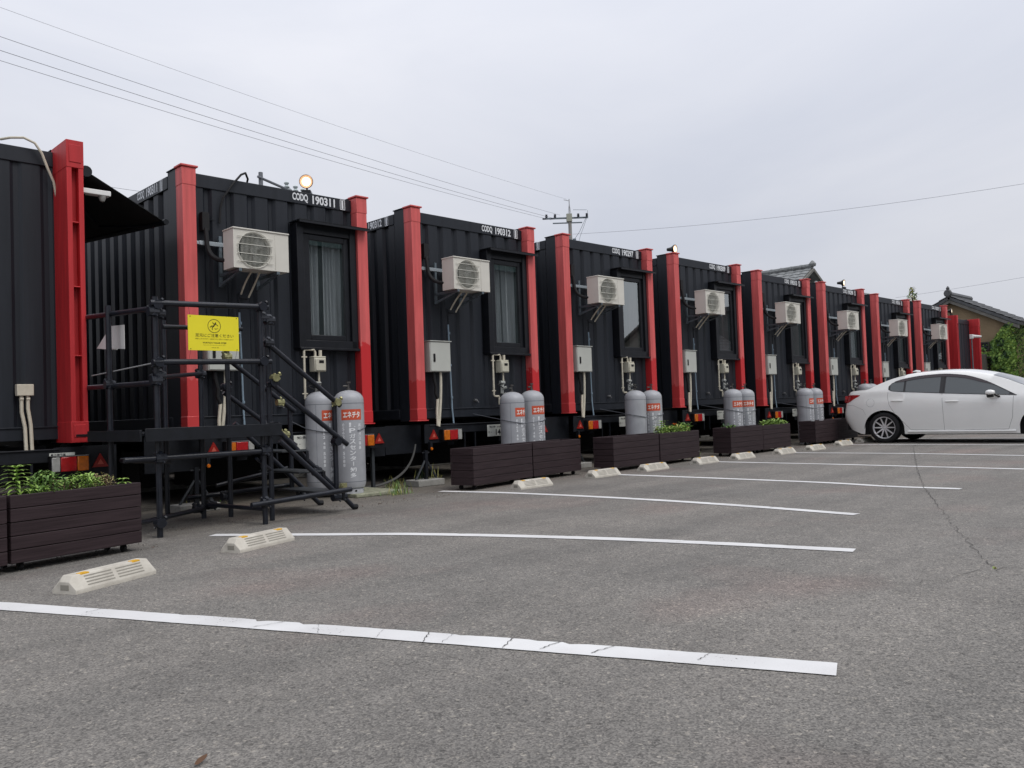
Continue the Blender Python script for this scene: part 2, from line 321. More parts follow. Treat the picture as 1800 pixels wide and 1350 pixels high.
# ------------------------------------------------------------------ ground
def ground():
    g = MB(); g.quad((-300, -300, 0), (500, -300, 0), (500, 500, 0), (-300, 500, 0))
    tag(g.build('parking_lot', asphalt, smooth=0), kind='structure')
ground()
def line_strip(pts, wdt, ragged, seed):
    r = random.Random(seed); P = [Vector((*p, 0)) for p in pts]; m_ = MB(); C_ = []
    Q = [P[0]*2-P[1]]+P+[P[-1]*2-P[-2]]
    for k in range(1, len(Q)-2):
        n = max(2, int((Q[k+1]-Q[k]).length/.035))
        for i in range(n):
            t = i/n; a, b, c, d = Q[k-1:k+3]; C_.append(.5*((2*b)+(c-a)*t+(2*a-5*b+4*c-d)*t*t+(3*b-a-3*c+d)*t**3))
    C_.append(P[-1]); la = lb = 0; prev = None; notch = 0
    for i, p in enumerate(C_):
        d = (C_[min(i+1, len(C_)-1)]-C_[max(i-1, 0)]).normalized(); n = Vector((-d.y, d.x, 0)); f = i/len(C_)
        la = la*.75+r.uniform(-1, 1)*ragged; lb = lb*.75+r.uniform(-1, 1)*ragged*.7
        notch = notch*.45 if notch > .002 else (r.uniform(.006, .02)*(ragged/.0016) if r.random() < (.10 if .5 < f < .92 else .03) else 0)
        A, B = p+n*(wdt/2+la-notch), p-n*(wdt/2+lb); A.z = B.z = .004
        if prev: m_.quad(prev[1], B, A, prev[0])
        prev = (A, B)
    return m_, C_
def paint_cracks(C_, wdt, at, seed):
    r = random.Random(seed); m_ = MB()
    for f in at:
        i = int(f*(len(C_)-2)); p = C_[i]; d = (C_[i+1]-p).normalized(); n = Vector((-d.y, d.x, 0)); sl = r.uniform(-1.1, 1.1); s0, s1 = (-.5, .5) if r.random() < .7 else (r.uniform(-.5, 0), .5); prev = None; ww = r.uniform(.0007, .0022)
        for k in range(9):
            t = s0+(s1-s0)*k/8; q = p+n*(wdt*t)+d*(t*wdt*sl+r.uniform(-.006, .006)); q.z = .0072; wk = ww*r.uniform(.4, 1.6); c = (q+d*wk, q-d*wk)
            if prev: m_.quad(prev[0], prev[1], c[1], c[0])
            prev = c
    return m_
LINES = [([(.52, 6.84), (1.26, 5.14), (1.94, 3.56), (2.40, 2.46), (2.87, 1.31)], .145, .0024), ([(3.20, 6.74), (3.71, 5.95), (4.18, 5.20), (4.67, 4.06), (4.98, 3.08), (5.19, 2.22)], .122, .0012),
         ([(6.62, 7.86), (6.84, 6.86), (6.96, 5.34), (6.93, 4.01), (6.81, 2.88)], .12, .0012), ([(9.37, 7.35), (9.34, 5.77), (9.27, 4.29), (9.12, 3.5), (9.13, 2.80)], .12, .0012), ([(11.99, 7.45), (11.95, 5.49), (11.85, 4.25), (11.74, 2.5)], .12, .001),
         ([(14.42, 7.35), (14.5, 5.2), (14.3, 3.5), (14.3, 2.5)], .12, .001), ([(17.1, 7.45), (17.25, 5.5), (17.15, 2.5)], .12, .001), ([(19.75, 7.5), (19.8, 2.5)], .12, .001), ([(22.4, 7.5), (22.4, 2.5)], .12, .001)]
for i, (pts, w_, rg) in enumerate(LINES):
    m_, C_ = line_strip(pts, w_, rg, i); tag(m_.build('parking_line', paint, smooth=0), kind='structure')
    if i < 4: at = [.41, .60, .64, .695, .735, .755, .80, .83, .865, .93] if i == 0 else ([.78, .3] if i == 1 else [.85]); tag(paint_cracks(C_, w_, at, i+5).build('paint_crack', tar, smooth=0), kind='structure')
def crack(pts, w_, name='pavement_crack', seed=1, step=.06, amp=.03):
    r = random.Random(seed); P = []
    for a, b in zip(pts[:-1], pts[1:]):
        a, b = Vector((*a, 0)), Vector((*b, 0)); n = max(2, int((b-a).length/step))
        for i in range(n): P.append(a.lerp(b, i/n)+Vector((r.uniform(-amp, amp), r.uniform(-amp, amp), 0)))
    m_ = MB(); prev = None
    for i, p in enumerate(P):
        d = (P[min(i+1, len(P)-1)]-P[max(i-1, 0)]).normalized(); n = Vector((-d.y, d.x, 0)); ww = w_*r.uniform(.35, 1.2)
        c = (p+n*ww+Vector((0, 0, .0045)), p-n*ww+Vector((0, 0, .0045)))
        if prev: m_.quad(prev[0], prev[1], c[1], c[0])
        prev = c
    tag(m_.build(name, tar, smooth=0), kind='structure')
crack([(22, 7.2), (16.58, 5.88), (11.68, 4.11), (9.1, 3.14), (7.64, 2.53)], .0032, seed=3, amp=.012)
crack([(7.64, 2.53), (6.15, 1.9), (5.05, 1.40)], .002, seed=5, amp=.016)
crack([(8.12, 2.73), (8.2, 2.0), (8.6, 1.2)], .0018, seed=6, amp=.05)
crack([(4.1, 1.95), (4.59, 1.51), (5.02, 1.42), (5.5, .8)], .0018, seed=8, amp=.05)

# ------------------------------------------------------------------ containers
H, CW, CL = 2.9, 2.39, 6.06
def corr(mb, x0, x1, y, z0, z1, pitch=.262, depth=.036, flat=.6, holes=(), along='x', sgn=1, ph=0):
    xs = []; n = int((x1-x0)/pitch)+2
    for i in range(-1, n+1):
        b = x0 + (i+ph)*pitch
        for dx, dy in ((0, 0), (pitch*flat, 0), (pitch*(flat+.12), depth), (pitch*.88, depth)): xs.append((b+dx, dy))
    def yo(x):
        for (a, ya), (b, yb) in zip(xs[:-1], xs[1:]):
            if a <= x <= b: return ya if b == a else ya+(yb-ya)*(x-a)/(b-a)
        return 0
    bp = sorted(set([x0, x1]+[a for a, _ in xs if x0 < a < x1]+[h_ for hh in holes for h_ in hh[:2]]))
    for a, b in zip(bp[:-1], bp[1:]):
        zz = [(z0, z1)]
        for hx0, hx1, hz0, hz1 in holes:
            if a >= hx0-1e-6 and b <= hx1+1e-6: zz = [(z0, hz0), (hz1, z1)]
        for za, zb in zz:
            ya, yb = y+sgn*yo(a), y+sgn*yo(b)
            if along == 'x': mb.quad((a, ya, za), (b, yb, za), (b, yb, zb), (a, ya, zb))
            else: mb.quad((ya, a, za), (yb, b, za), (yb, b, zb), (ya, a, zb))
WX0, WX1, WZ0, WZ1 = 1.50, 2.20, .98, 2.40     # window opening
def make_container(full=True, front=.13, beam=False, h=H):
    t = thing('shipping_container', 'x', 'container')
    m_ = MB(); corr(m_, .13, CW-.13, front, .15, h-.17, depth=.036 if full else .018, holes=[(WX0, WX1, WZ0, WZ1)] if full else ())
    m_.build('front_panel', black, t, 20)
    for nm, x, s in (('side_panel', .012, 1), ('side_panel', CW-.012, -1)):
        m_ = MB(); corr(m_, front+.27, CL-.1, x, .15, h-.17, .28, .036, .45, along='y', sgn=s); m_.build(nm, black, t, 20)
    m_ = MB(); corr(m_, .1, CW-.1, CL, .15, h-.17, sgn=-1); m_.build('rear_panel', black, t, 20)
    m_ = MB(); m_.box(.02, CW-.02, front+.02, CL-.02, h-.07, h-.045); m_.build('roof_panel', black2, t, 0)
    m_ = MB(); m_.box(.02, CW-.02, front+.02, CL-.02, .04, .12); m_.build('floor', black2, t, 0)
    zt0, zt1 = h-.19, h-.04
    m_ = MB(); m_.box(.15, CW-.15, front-.012, front+.10, zt0, zt1); m_.build('top_rail', black, t, bevel=.006)
    m_ = MB(); m_.box(.15, CW-.15, front-.010, front+.10, .035, .165); m_.box(.15, CW-.15, front-.022, front-.010, .150, .165); m_.build('bottom_rail', black, t, bevel=.004)
    for x0 in (0, CW-.055):
        m_ = MB(); m_.box(x0, x0+.055, front+.262, CL-.16, zt0, zt1-.008); m_.build('top_rail', black, t, bevel=.005)
        m_ = MB(); m_.box(x0, x0+.055, front+.262, CL-.16, .03, .165); m_.build('bottom_rail', black, t, bevel=.005)
    for x0 in (0, CW-.15):                                            # black corner posts, with corner castings
        m_ = MB(); y0 = front+.042
        m_.box(x0+.004, x0+.146, y0, y0+.215, .0, h-.012); m_.box(x0-.008, x0+.158, y0+.006, y0+.228, h-.012, h+.002)
        m_.build('corner_post', black, t, bevel=.006)
        m_ = MB(); m_.box(x0+.004, x0+.146, CL-.158, CL+.01, 0, h-.012); m_.build('corner_post', black, t, bevel=.006)
    for k, x0 in enumerate((0, CW-.15)):
        m_ = MB()
        if not beam:
            m_.box(x0, x0+.15, 0, .168, .018, h-.02); m_.box(x0-.004, x0+.154, -.004, .165, h-.215, h-.025); m_.box(x0-.004, x0+.154, -.004, .165, .018, .17)
            m_.box(x0-.02, x0+.175, -.02, .170, h-.018, h+.004); m_.box(x0-.015, x0+.175, -.018, .170, 0, .016)
            m_.build('red_post', red_l if k == 0 else red_r, t, bevel=.006)
        else:
            d = front+.04
            m_.box(x0, x0+.045, 0, d, .02, h-.02); m_.box(x0+.105, x0+.15, 0, d, .02, h-.02); m_.box(x0+.04, x0+.11, .09, .10, .02, h-.02)
            m_.box(x0-.003, x0+.153, -.004, d, h-.27, h-.005); m_.box(x0+.02, x0+.13, -.010, .0, h-.22, h-.05); m_.box(x0-.003, x0+.153, -.004, d, 0, .20); m_.box(x0+.02, x0+.13, -.010, 0, .05, .17)
            for z in (.20+.62, .20+1.28, .20+1.9): m_.box(x0+.043, x0+.107, .006, .095, z, z+.012)
            m_.build('red_post', red_i, t, bevel=.004)
    if full:
        m_ = MB(); y0 = front-.115
        m_.box(1.385, 1.475, y0, front+.05, .94, 2.46)                 # deep left reveal
        m_.box(1.475, 2.215, y0+.02, front+.05, .955, 1.045); m_.box(1.475, 2.215, y0+.03, front+.05, 2.345, 2.46); m_.box(2.145, 2.235, y0+.02, front+.05, .955, 2.46)
        m_.box(1.40, 2.235, y0-.005, front+.05, .925, .955)
        wo = m_.build('window', frame_m, t, bevel=.004)
        m_ = MB(); y1 = front-.06
        for a, b, c, d in ((1.477, 1.585, 1.047, 2.343), (2.075, 2.143, 1.047, 2.343), (1.585, 2.075, 1.047, 1.115), (1.585, 2.075, 2.275, 2.343)): m_.box(a, b, y1, y1+.05, c, d)
        m_.build('sash', frame_m, wo, bevel=.006)
        m_ = MB(); m_.box(1.58, 2.08, y1+.026, y1+.032, 1.11, 2.28); m_.build('glass_pane', glass, wo, 0)
        m_ = MB(); nn = 70
        pr = [(1.59+.50*i/nn, front+.075+.030*math.sin(i*.75)+.012*math.sin(i*1.9+1)) for i in range(nn+1)]
        for k, ((a, ya), (b, yb)) in enumerate(zip(pr[:-1], pr[1:])):
            if .40 < k/nn < .46: continue
            m_.quad((a, ya, 1.05), (b, yb, 1.05), (b, yb, 2.36), (a, ya, 2.36))
        m_.build('curtain', curtain, wo, 60)
        m_ = MB(); m_.prism([(1.36, 2.46), (2.36, 2.46), (2.36, 2.474), (1.36, 2.474)], -.10, front+.02); m_.box(1.36, 2.36, -.10, -.09, 2.435, 2.474)
        m_.build('window_hood', frame_m, t, bevel=.002)
        m_ = MB(); m_.box(1.15, 1.19, front-.012, front+.03, .25, .285); m_.tube([(1.17, front-.03, .27), (1.17, front-.012, .27)], .014); m_.tube([(1.175, front-.03, .268), (1.20, front-.035, .235)], .006); m_.build('tap', steel, t)
        m_ = MB(); m_.box(.30, .335, front-.006, front+.01, 2.30, 2.305); m_.box(.2, .42, front-.004, front+.01, 2.36, 2.364)
        m_.build('surface_trunking', black2, t)
    return t
def lettering(t, code, front=.13, h=H, side=True):
    m_ = MB(); z0 = h-.168; hh = .106
    def run(o, ux, W_):
        o, ux = Vector(o), Vector(ux)
        put_text(m_, 'CODQ', o, ux, (0, 0, 1), W_*.285, hh, .032); put_text(m_, code, o+ux*W_*.37, ux, (0, 0, 1), W_*.43, hh, .032)
        b = o+ux*W_*.90; t_ = .008; nrm = Vector((0, 0, 1)); e = .012; bw = W_*.10
        def bar(p, q, s, u_): m_.add([p, p+ux*s, p+ux*s+nrm*u_, p+nrm*u_], [(0, 1, 2, 3)])
        bar(b-nrm*e, 0, bw, t_); bar(b+nrm*(hh+e-t_), 0, bw, t_); bar(b-nrm*e, 0, t_, hh+2*e); bar(b+ux*(bw-t_)-nrm*e, 0, t_, hh+2*e)
        put_text(m_, '1', b+ux*bw*.3, ux, nrm, bw*.36, hh, .022)
    run((1.40, front-.0135, z0), (1, 0, 0), .745)
    if side: run((-.0015, front+1.12, z0), (0, -1, 0), .735)
    tag(m_.build('container_number', white_txt, t, 0), kind='stuff')

POS = [(0.466, 8.562, .789, -.29), (3.949, 8.825, .838, -.6), (7.065, 8.800, .847, -.19), (10.189, 8.850, .868, -.9), (13.284, 8.817, .89, -.43), (16.397, 8.800, .855, -.39), (19.533, 8.818, .869, -.4), (22.712, 8.802, .817, 0), (25.858, 8.803, .844, -.3), (29.11, 8.80, .60, 0)]
CODES = [None, '190311', '190312', '190297', '190309', '190313', '190298', '190316', '190295', None]
proto_c = make_container(True)
for i in range(1, 9):
    x, y, z, a = POS[i]
    c = proto_c if i == 1 else copy_tree(proto_c)
    c.location = (x, y, z); c.rotation_euler = (0, 0, R(a)); c['group'] = 'black and red container cabins in a row'
CONT = [o for o in col.objects if o.type == 'EMPTY' and o.name.startswith('shipping_container')]
for i, c in enumerate(CONT):
    lettering(c, CODES[i+1])
    extra = {1: 'black container with red posts, numbered 190311, beside the scaffold steps', 2: 'black container with red posts, numbered 190312, right of the one with the scaffold steps', 3: 'black container with red posts, numbered 190297',
             4: 'black container with red posts, numbered 190309, floodlight above its left post', 5: 'black container with red posts, numbered 190313, tiled roof showing above it', 6: 'black container with red posts, numbered 190298, floodlight standing near its right post',
             7: 'black container with red posts, second from last of those with an air conditioner', 8: 'black container with red posts, last one with an air conditioner'}[i+1]
    c['label'] = extra
def curtain_variant(c, k):
    wo = [o for o in c.children if o.name.startswith('window') and 'hood' not in o.name][0]; cu = [o for o in wo.children if o.name.startswith('curtain')][0]; me = cu.data.copy(); cu.data = me; r = random.Random(k)
    a, b, ph = r.uniform(.5, .9), r.uniform(1.2, 2.2), r.uniform(0, 6)
    xlo, xhi = {3: (1.95, 2.09), 4: (1.80, 2.09), 5: (1.72, 2.09), 6: (1.62, 2.09), 7: (1.75, 2.09), 8: (1.6, 2.0)}.get(k, (1.59, 2.09))
    for v in me.vertices:
        f = (v.co.x-1.59)/.50; v.co.x = xlo+(xhi-xlo)*f; v.co.y = .13+.075+.028*math.sin(f*70*a+ph)+.012*math.sin(f*70*b)+ (2.3-v.co.z)*.012*math.sin(f*9+ph)
    if k >= 3: me.materials[0] = curtain_r if k != 6 else curtain
for i, c in enumerate(CONT): curtain_variant(c, i+1)
c0 = make_container(False, .40, True); x, y, z, a = POS[0]; c0.location = (x, y, z); c0.rotation_euler = (0, 0, R(a)); c0['group'] = 'black and red container cabins in a row'
c0['label'] = 'nearest black container at left edge, with open channel red post and awning'
c9 = make_container(False, .30, True); x, y, z, a = POS[9]; c9.location = (x, y, z); c9.rotation_euler = (0, 0, R(a)); c9['group'] = 'black and red container cabins in a row'
c9['label'] = 'farthest, lower black container with red channel posts, before the tan house'

m_ = MB(); m_.tube([(.46, .10, 2.33), (.47, .09, 2.50), (.50, .08, 2.62), (.62, .07, 2.80), (.72, .07, 2.92), (.80, .12, 2.965), (.88, .22, 2.93), (.92, .34, 2.88)], .0125, 8); m_.build('roof_cable', rubber, CONT[0])
# ------------------------------------------------------------------ trailers carrying the containers (local: container x,y; z = ground)
def make_trailer():
    t = thing('container_trailer', 'x', 'trailer')
    m_ = MB(); m_.box(.24, 2.15, .06, .14, .665, .79); m_.box(.24, 2.15, .045, .06, .775, .79); m_.build('rear_beam', black2, t, bevel=.005)
    for x in (.62, 1.62): m_ = MB(); m_.box(x, x+.12, .14, 5.9, .50, .79); m_.build('chassis_rail', black2, t)
    for k, y in enumerate((1.2, 2.6, 4.0, 5.4)): m_ = MB(); m_.box(.03, 2.36, y, y+.09, .70, .80); m_.build('cross_member', black2, t)
    for a, b in ((-.38, .22), (2.17, 2.72)): m_ = MB(); m_.box(a, b, .22, .235, .42, .80); m_.build('end_panel', black2, t)
    m_ = MB(); m_.box(.55, 1.85, 1.05, 1.7, .18, .55); m_.box(.2, .5, 1.9, 2.5, .15, .6); m_.build('axle_box', underb, t)
    for x in (.12, .36, 1.85, 2.09):
        for y in (3.6, 4.55):
            m_ = MB(); m_.lathe([(.12, -.10), (.30, -.10), (.37, -.07), (.385, 0), (.37, .07), (.30, .10), (.12, .10)], 20, 'x', (x+.1, y, .385)); m_.build('wheel', rubber, t)
    for s in (0, 1):
        f = (lambda a, b: (a, b)) if s == 0 else (lambda a, b: (2.39-b, 2.39-a))
        a, b = f(.15, .74); m_ = MB(); m_.box(a, b, .055, .07, .545, .80) if s == 0 else m_.box(2.10, 2.62, .055, .07, .545, .80)
        br = m_.build('lamp_bracket', black2, t)
        x0, x1 = (.41, .745) if s == 0 else (2.05, 2.385)
        m_ = MB(); m_.box(x0, x1, -.03, .055, .57, .715); m_.box(x0-.004, x1+.004, -.04, .056, .715, .724); tl = m_.build('tail_light', cartrim, t, bevel=.003)
        m_ = MB(); m_.box(x0+.04, x1-.01, -.042, -.0395, .7155, .724); m_.build('light_trim', steel, tl)
        segs = [(.01, .11, amber), (.115, .255, redlens), (.26, .33, clearlens)]
        if s: segs = [(.335-b_, .335-a_, mm) for a_, b_, mm in segs]
        for a_, b_, mm in segs: m_ = MB(); m_.box(x0+a_, x0+b_, -.045, -.02, .575, .712); m_.build('lens', mm, tl, bevel=.008)
        m_ = MB(); cx = .30 if s == 0 else 2.505; m_.prism([(cx-.075, .595), (cx+.075, .595), (cx, .725)], .035, .055); rt = m_.build('triangle_reflector', refl, t)
        m_ = MB(); m_.prism([(cx-.03, .622), (cx+.03, .622), (cx, .672)], .0335, .035); m_.build('triangle_core', mat('reflector_core', (.50, .10, .07), .4), rt)
    m_ = MB(); m_.box(1.26, 1.60, -.005, .004, .585, .752); pl = m_.build('licence_plate', plate_m, t, bevel=.003)
    m_ = MB(); m_.box(1.39, 1.46, -.0, .03, .60, .66); m_.build('plate_bracket', black2, pl)
    m_ = MB(); m_.lathe([(.0001, 0), (.018, .002), (.022, .012)], 14, 'y', (.22, -.012, .47), caps=False); m_.build('marker_lamp', amber, t)
    m_ = MB(); m_.box(.20, .24, 0, .05, .46, .56); m_.build('marker_bracket', black2, t)
    for x in (.86, 1.06, 1.9): m_ = MB(); m_.box(x, x+.02, .05, .07, .40, .66); m_.build('skirt_stay', black2, t)
    return t
PLATES = {1: '41', 2: '140', 3: '1', 4: '15'}
tr0 = make_trailer(); trs = []
for i in range(0, 10):
    x, y, z, a = POS[i]; dz = z-.845
    t = tr0 if i == 0 else copy_tree(tr0)
    t.location = (x, y, max(-.05, min(.05, dz)) if i < 9 else -.2); t.rotation_euler = (0, 0, R(a)); t['group'] = 'trailers under the containers'; trs.append(t)
TL = ['black trailer chassis at the left edge, its lamps above the first planter', 'trailer behind the scaffold steps, plate beginning 41', 'trailer with white plate 140, above the first dark planter pair', 'trailer third to the right of the scaffold steps, under container 190297',
      'trailer under container 190309, lamps over the green planter', 'trailer under container 190313, plate half hidden by cylinders', 'trailer under container 190298, behind the car boot', 'trailer seventh along, hidden mostly by the white car', 'trailer eighth along, hidden mostly by the white car', 'trailer under the farthest low container']
for i, t in enumerate(trs):
    t['label'] = TL[i]
    if i in PLATES or i > 3:
        m_ = MB(); s = PLATES.get(i, '1')
        put_text(m_, '知多 100', (1.30, -.0065, .705), (1, 0, 0), (0, 0, 1), .24, .034, .01)
        put_text(m_, 'わ', (1.275, -.0065, .63), (1, 0, 0), (0, 0, 1), .035, .035, .01)
        ww = .055*len(s); put_text(m_, '・' , (1.33, -.0065, .64), (1, 0, 0), (0, 0, 1), .012, .012); put_text(m_, s, (1.585-ww, -.0065, .602), (1, 0, 0), (0, 0, 1), ww-.01, .085, .03)
        pl = [k for k in t.children if k.name.startswith('licence_plate')][0]
        m_.build('plate_lettering', black_txt, pl, 0)
# tag plate on the nearest trailer
m_ = MB(); m_.box(2.06, 2.28, .050, .0585, .72, .75); p_ = m_.build('load_plate', plate_m, trs[0])
m_ = MB(); put_text(m_, '最大積載量', (2.07, .0485, .724), (1, 0, 0), (0, 0, 1), .13, .02, .01); m_.build('load_lettering', black_txt, p_, 0)

# ------------------------------------------------------------------ air conditioners (local: container frame, z from container base)
def make_ac():
    t = thing('air_conditioner', 'x', 'air conditioner')
    x0, x1, y0, y1, z0, z1 = .365, 1.025, -.40, -.165, 1.755, 2.175
    m_ = MB()                                                        # casing with a round fan opening
    cx, cz, rr = .612, 1.965, .187; n = 40; px1 = .845
    fr = [(cx+rr*math.cos(2*math.pi*k/n), cz+rr*math.sin(2*math.pi*k/n)) for k in range(n)]
    def edge(a):
        dx, dz = math.cos(a), math.sin(a); ts = []
        for bx, on in ((x0, dx < 0), (px1, dx > 0)):
            if on: ts.append((bx-cx)/dx)
        for bz, on in ((z0, dz < 0), (z1, dz > 0)):
            if on: ts.append((bz-cz)/dz)
        tt = min(ts); return (cx+dx*tt, cz+dz*tt)
    og = [edge(2*math.pi*(k+.0001)/n) for k in range(n)]
    for k in range(n):
        j = (k+1) % n; m_.quad((og[k][0], y0, og[k][1]), (og[j][0], y0, og[j][1]), (fr[j][0], y0, fr[j][1]), (fr[k][0], y0, fr[k][1]))
        m_.quad((fr[k][0], y0, fr[k][1]), (fr[j][0], y0, fr[j][1]), (fr[j][0], y0+.05, fr[j][1]), (fr[k][0], y0+.05, fr[k][1]))
    for cxx, czz in ((x0, z0), (x0, z1), (px1, z0), (px1, z1)):      # corner fillers
        a = math.atan2(czz-cz, cxx-cx) % (2*math.pi); k = int(a/(2*math.pi)*n); j = (k+1) % n
        m_.add([(og[k][0], y0, og[k][1]), (cxx, y0, czz), (og[j][0], y0, og[j][1])], [(0, 1, 2)])
    m_.quad((px1, y0, z0), (x1, y0, z0), (x1, y0, z1), (px1, y0, z1))
    m_.quad((x0, y1, z0), (x0, y0, z0), (x0, y0, z1), (x0, y1, z1)); m_.quad((x1, y0, z0), (x1, y1, z0), (x1, y1, z1), (x1, y0, z1))
    m_.quad((x0, y1, z0), (x1, y1, z0), (x1, y0, z0), (x0, y0, z0)); m_.quad((x1, y1, z0), (x0, y1, z0), (x0, y1, z1), (x1, y1, z1))
    m_.quad((x0, y0, z1), (x1, y0, z1), (x1, y1, z1), (x0, y1, z1))
    cs = m_.build('casing', beige, t, 30)
    m_ = MB(); m_.box(x0-.008, x1+.006, y0-.012, y1+.004, z1+.001, z1+.018); m_.build('lid', beige, t, bevel=.005)
    m_ = MB(); m_.box(px1+.012, px1+.016, y0-.004, y0, z0+.01, z1-.01); m_.box(x1, x1+.012, y0+.02, y1-.03, z0+.02, z0+.16); m_.build('side_cover', beige, t, bevel=.002)
    m_ = MB(); m_.quad((cx-rr, y0+.06, cz-rr), (cx+rr, y0+.06, cz-rr), (cx+rr, y0+.06, cz+rr), (cx-rr, y0+.06, cz+rr)); bk = m_.build('fan_housing', mat('fan_housing', (.045, .055, .045), .7), t, 0)
    m_ = MB(); m_.lathe([(.0001, 0), (.04, 0), (.045, .02)], 14, 'y', (cx, y0+.02, cz), caps=False)
    for k in range(3):
        a = 2*math.pi*k/3+.4
        for q in range(5):
            a0, a1 = a+q*.19, a+(q+1)*.19; ya, yb = y0+.03+q*.005, y0+.035+q*.005
            m_.quad(*[(cx+r_*math.cos(A), yy, cz+r_*math.sin(A)) for r_, A, yy in ((.04, a0, ya), (.155, a0, ya), (.155, a1, yb), (.04, a1, yb))])
    m_.build('fan', mat('fan_blade', (.10, .11, .10), .5), t, 0)
    m_ = MB()
    for k in range(-11, 12):
        x = cx+k*.0148; hh = math.sqrt(max(0, (rr+.012)**2-(x-cx)**2)); m_.tube([(x, y0-.012, cz-hh), (x, y0-.012, cz+hh)], .0019, 4)
    for z in (-.135, -.05, .05, .135): m_.tube([(cx-rr-.02, y0-.016, cz+z), (cx+rr+.025, y0-.016, cz+z)], .0042, 5)
    ring = [(cx+(rr+.012)*math.cos(a/24*2*math.pi), y0-.011, cz+(rr+.012)*math.sin(a/24*2*math.pi)) for a in range(25)]; m_.tube(ring, .0045, 5, caps=False)
    tag(m_.build('fan_grille', grille_m, t), kind='stuff')
    for x in (x0+.06, x1-.15):
        m_ = MB(); m_.box(x, x+.035, y0+.0, .09, z0-.035, z0-.004); m_.box(x, x+.035, .06, .095, z0-.15, z0+.42)
        m_.add([(x+.005, y0+.02, z0-.035), (x+.03, y0+.02, z0-.035), (x+.03, .07, z0-.15), (x+.005, .07, z0-.15), (x+.005, y0+.06, z0-.035), (x+.03, y0+.06, z0-.035), (x+.03, .07, z0-.115), (x+.005, .07, z0-.115)], [(0, 1, 2, 3), (7, 6, 5, 4), (1, 5, 6, 2), (0, 3, 7, 4)])
        m_.build('bracket', galv, t, bevel=.002)
    m_ = MB(); m_.box(.20, 1.17, .055, .094, z0+.30, z0+.345); m_.box(.17, .20, .06, .11, z0+.305, z0+.34); m_.build('support_rail', mat('rail_zinc', (.42, .47, .5), .4, .5), t, bevel=.002)
    m_ = MB(); m_.box(.23, .31, .04, .12, 2.22, 2.42); m_.tube([(.27, .05, 2.24)]+arc((.27, .03, 2.12), (.265, .02, 1.86), (.40, -.2, 1.86), 8), .026, 8); m_.build('refrigerant_hose', rubber, t)
    m_ = MB(); m_.tube(arc((.66, -.22, z0), (.64, -.1, z0-.1), (.655, .02, z0-.22), 6), .011, 6); m_.tube(arc((.76, -.22, z0), (.77, -.1, z0-.1), (.745, .02, z0-.25), 6), .011, 6); m_.build('drain_hose', beige2, t)
    m_ = MB(); m_.tube([(.755, .08, z0-.26), (.665, .08, z0-.25)], .013, 6); m_.tube([(.66, .09, z0-.20), (.665, .09, z0-.42)], .012, 6); m_.build('hose_elbow', black2, t)
    m_ = MB(); m_.tube([(.665, .095, z0-.42), (.69, .095, .16), (.69, .07, -.06)], .0115, 7)
    for z in (1.2, .75, .3): m_.tube([(.675+(1.2-z)*.016, .093, z), (.676+(1.2-z)*.016, .093, z+.03)], .017, 7)
    m_.build('drain_pipe', blue_pipe, t)
    return t
ac0 = make_ac()
ACL = {1: 'beige air conditioner on the container numbered 190311, above the yellow sign', 2: 'second beige air conditioner from the left, on container 190312', 3: 'third beige air conditioner from the left, partly covering a bright window', 4: 'fourth beige air conditioner from the left, on container 190309',
       5: 'beige air conditioner on container 190313, left of the tiled roof gable', 6: 'beige air conditioner on container 190298, behind the car boot', 7: 'beige air conditioner second from the far end', 8: 'farthest beige air conditioner, nearest the tan house'}
def spread_out(proto, labels, group, dx={}, ground=False):
    for i in range(1, 9):
        o = proto if i == 1 else copy_tree(proto); x, y, z, a = POS[i]
        rj = random.Random(i*7); o.location = (x+dx.get(i, 0)+rj.uniform(-.012, .012)*(i > 2), y, (0 if ground else z)+rj.uniform(-.012, .012)*(i > 2)); o.rotation_euler = (0, R(rj.uniform(-.4, .4)), R(a)); o['label'] = labels[i]; o['group'] = group
spread_out(ac0, ACL, 'air conditioners on the container fronts', {4: .03, 5: .0})

# electric boxes
def make_ebox():
    t = thing('meter_box', 'x', 'electric box')
    m_ = MB(); m_.box(.235, .60, -.01, .128, .665, 1.075); m_.build('box_body', boxgrey, t, bevel=.006)
    m_ = MB(); m_.box(.245, .59, -.018, -.011, .675, 1.065); dr = m_.build('door', boxgrey, t, bevel=.003)
    m_ = MB(); m_.box(.285, .318, -.028, -.018, .80, .91); m_.build('handle', cartrim, dr, bevel=.004)
    m_ = MB(); m_.box(.225, .61, -.03, .13, 1.078, 1.09); m_.build('rain_lid', boxgrey, t, bevel=.002)
    m_ = MB(); m_.tube(arc((.46, .05, .665), (.46, .04, .35), (.385, .03, -.08), 10), .019, 8); m_.tube([(.395, .05, .30), (.37, .04, .12), (.365, .03, -.07)], .019, 8); m_.build('conduit', beige2, t)
    m_ = MB(); m_.tube([(.335, .05, .665), (.34, .05, .58)], .024, 8); m_.tube([(.34, .05, .58), (.37, .05, .46), (.36, .05, .38), (.395, .05, .30)], .022, 8); m_.build('cable_sleeve', rubber, t)
    return t
EL = {i: l for i, l in enumerate(['', 'light grey electric box behind the yellow warning sign', 'second light grey electric box from the left, on container 190312', 'third light grey electric box from the left, on container 190297', 'fourth light grey electric box from the left, on container 190309',
      'fifth light grey electric box from the left, on container 190313', 'light grey electric box directly above the car boot, container 190298', 'light grey electric box above the rear car window', 'farthest light grey electric box, just over the car roof'])}
spread_out(make_ebox(), EL, 'electric boxes on the container fronts')

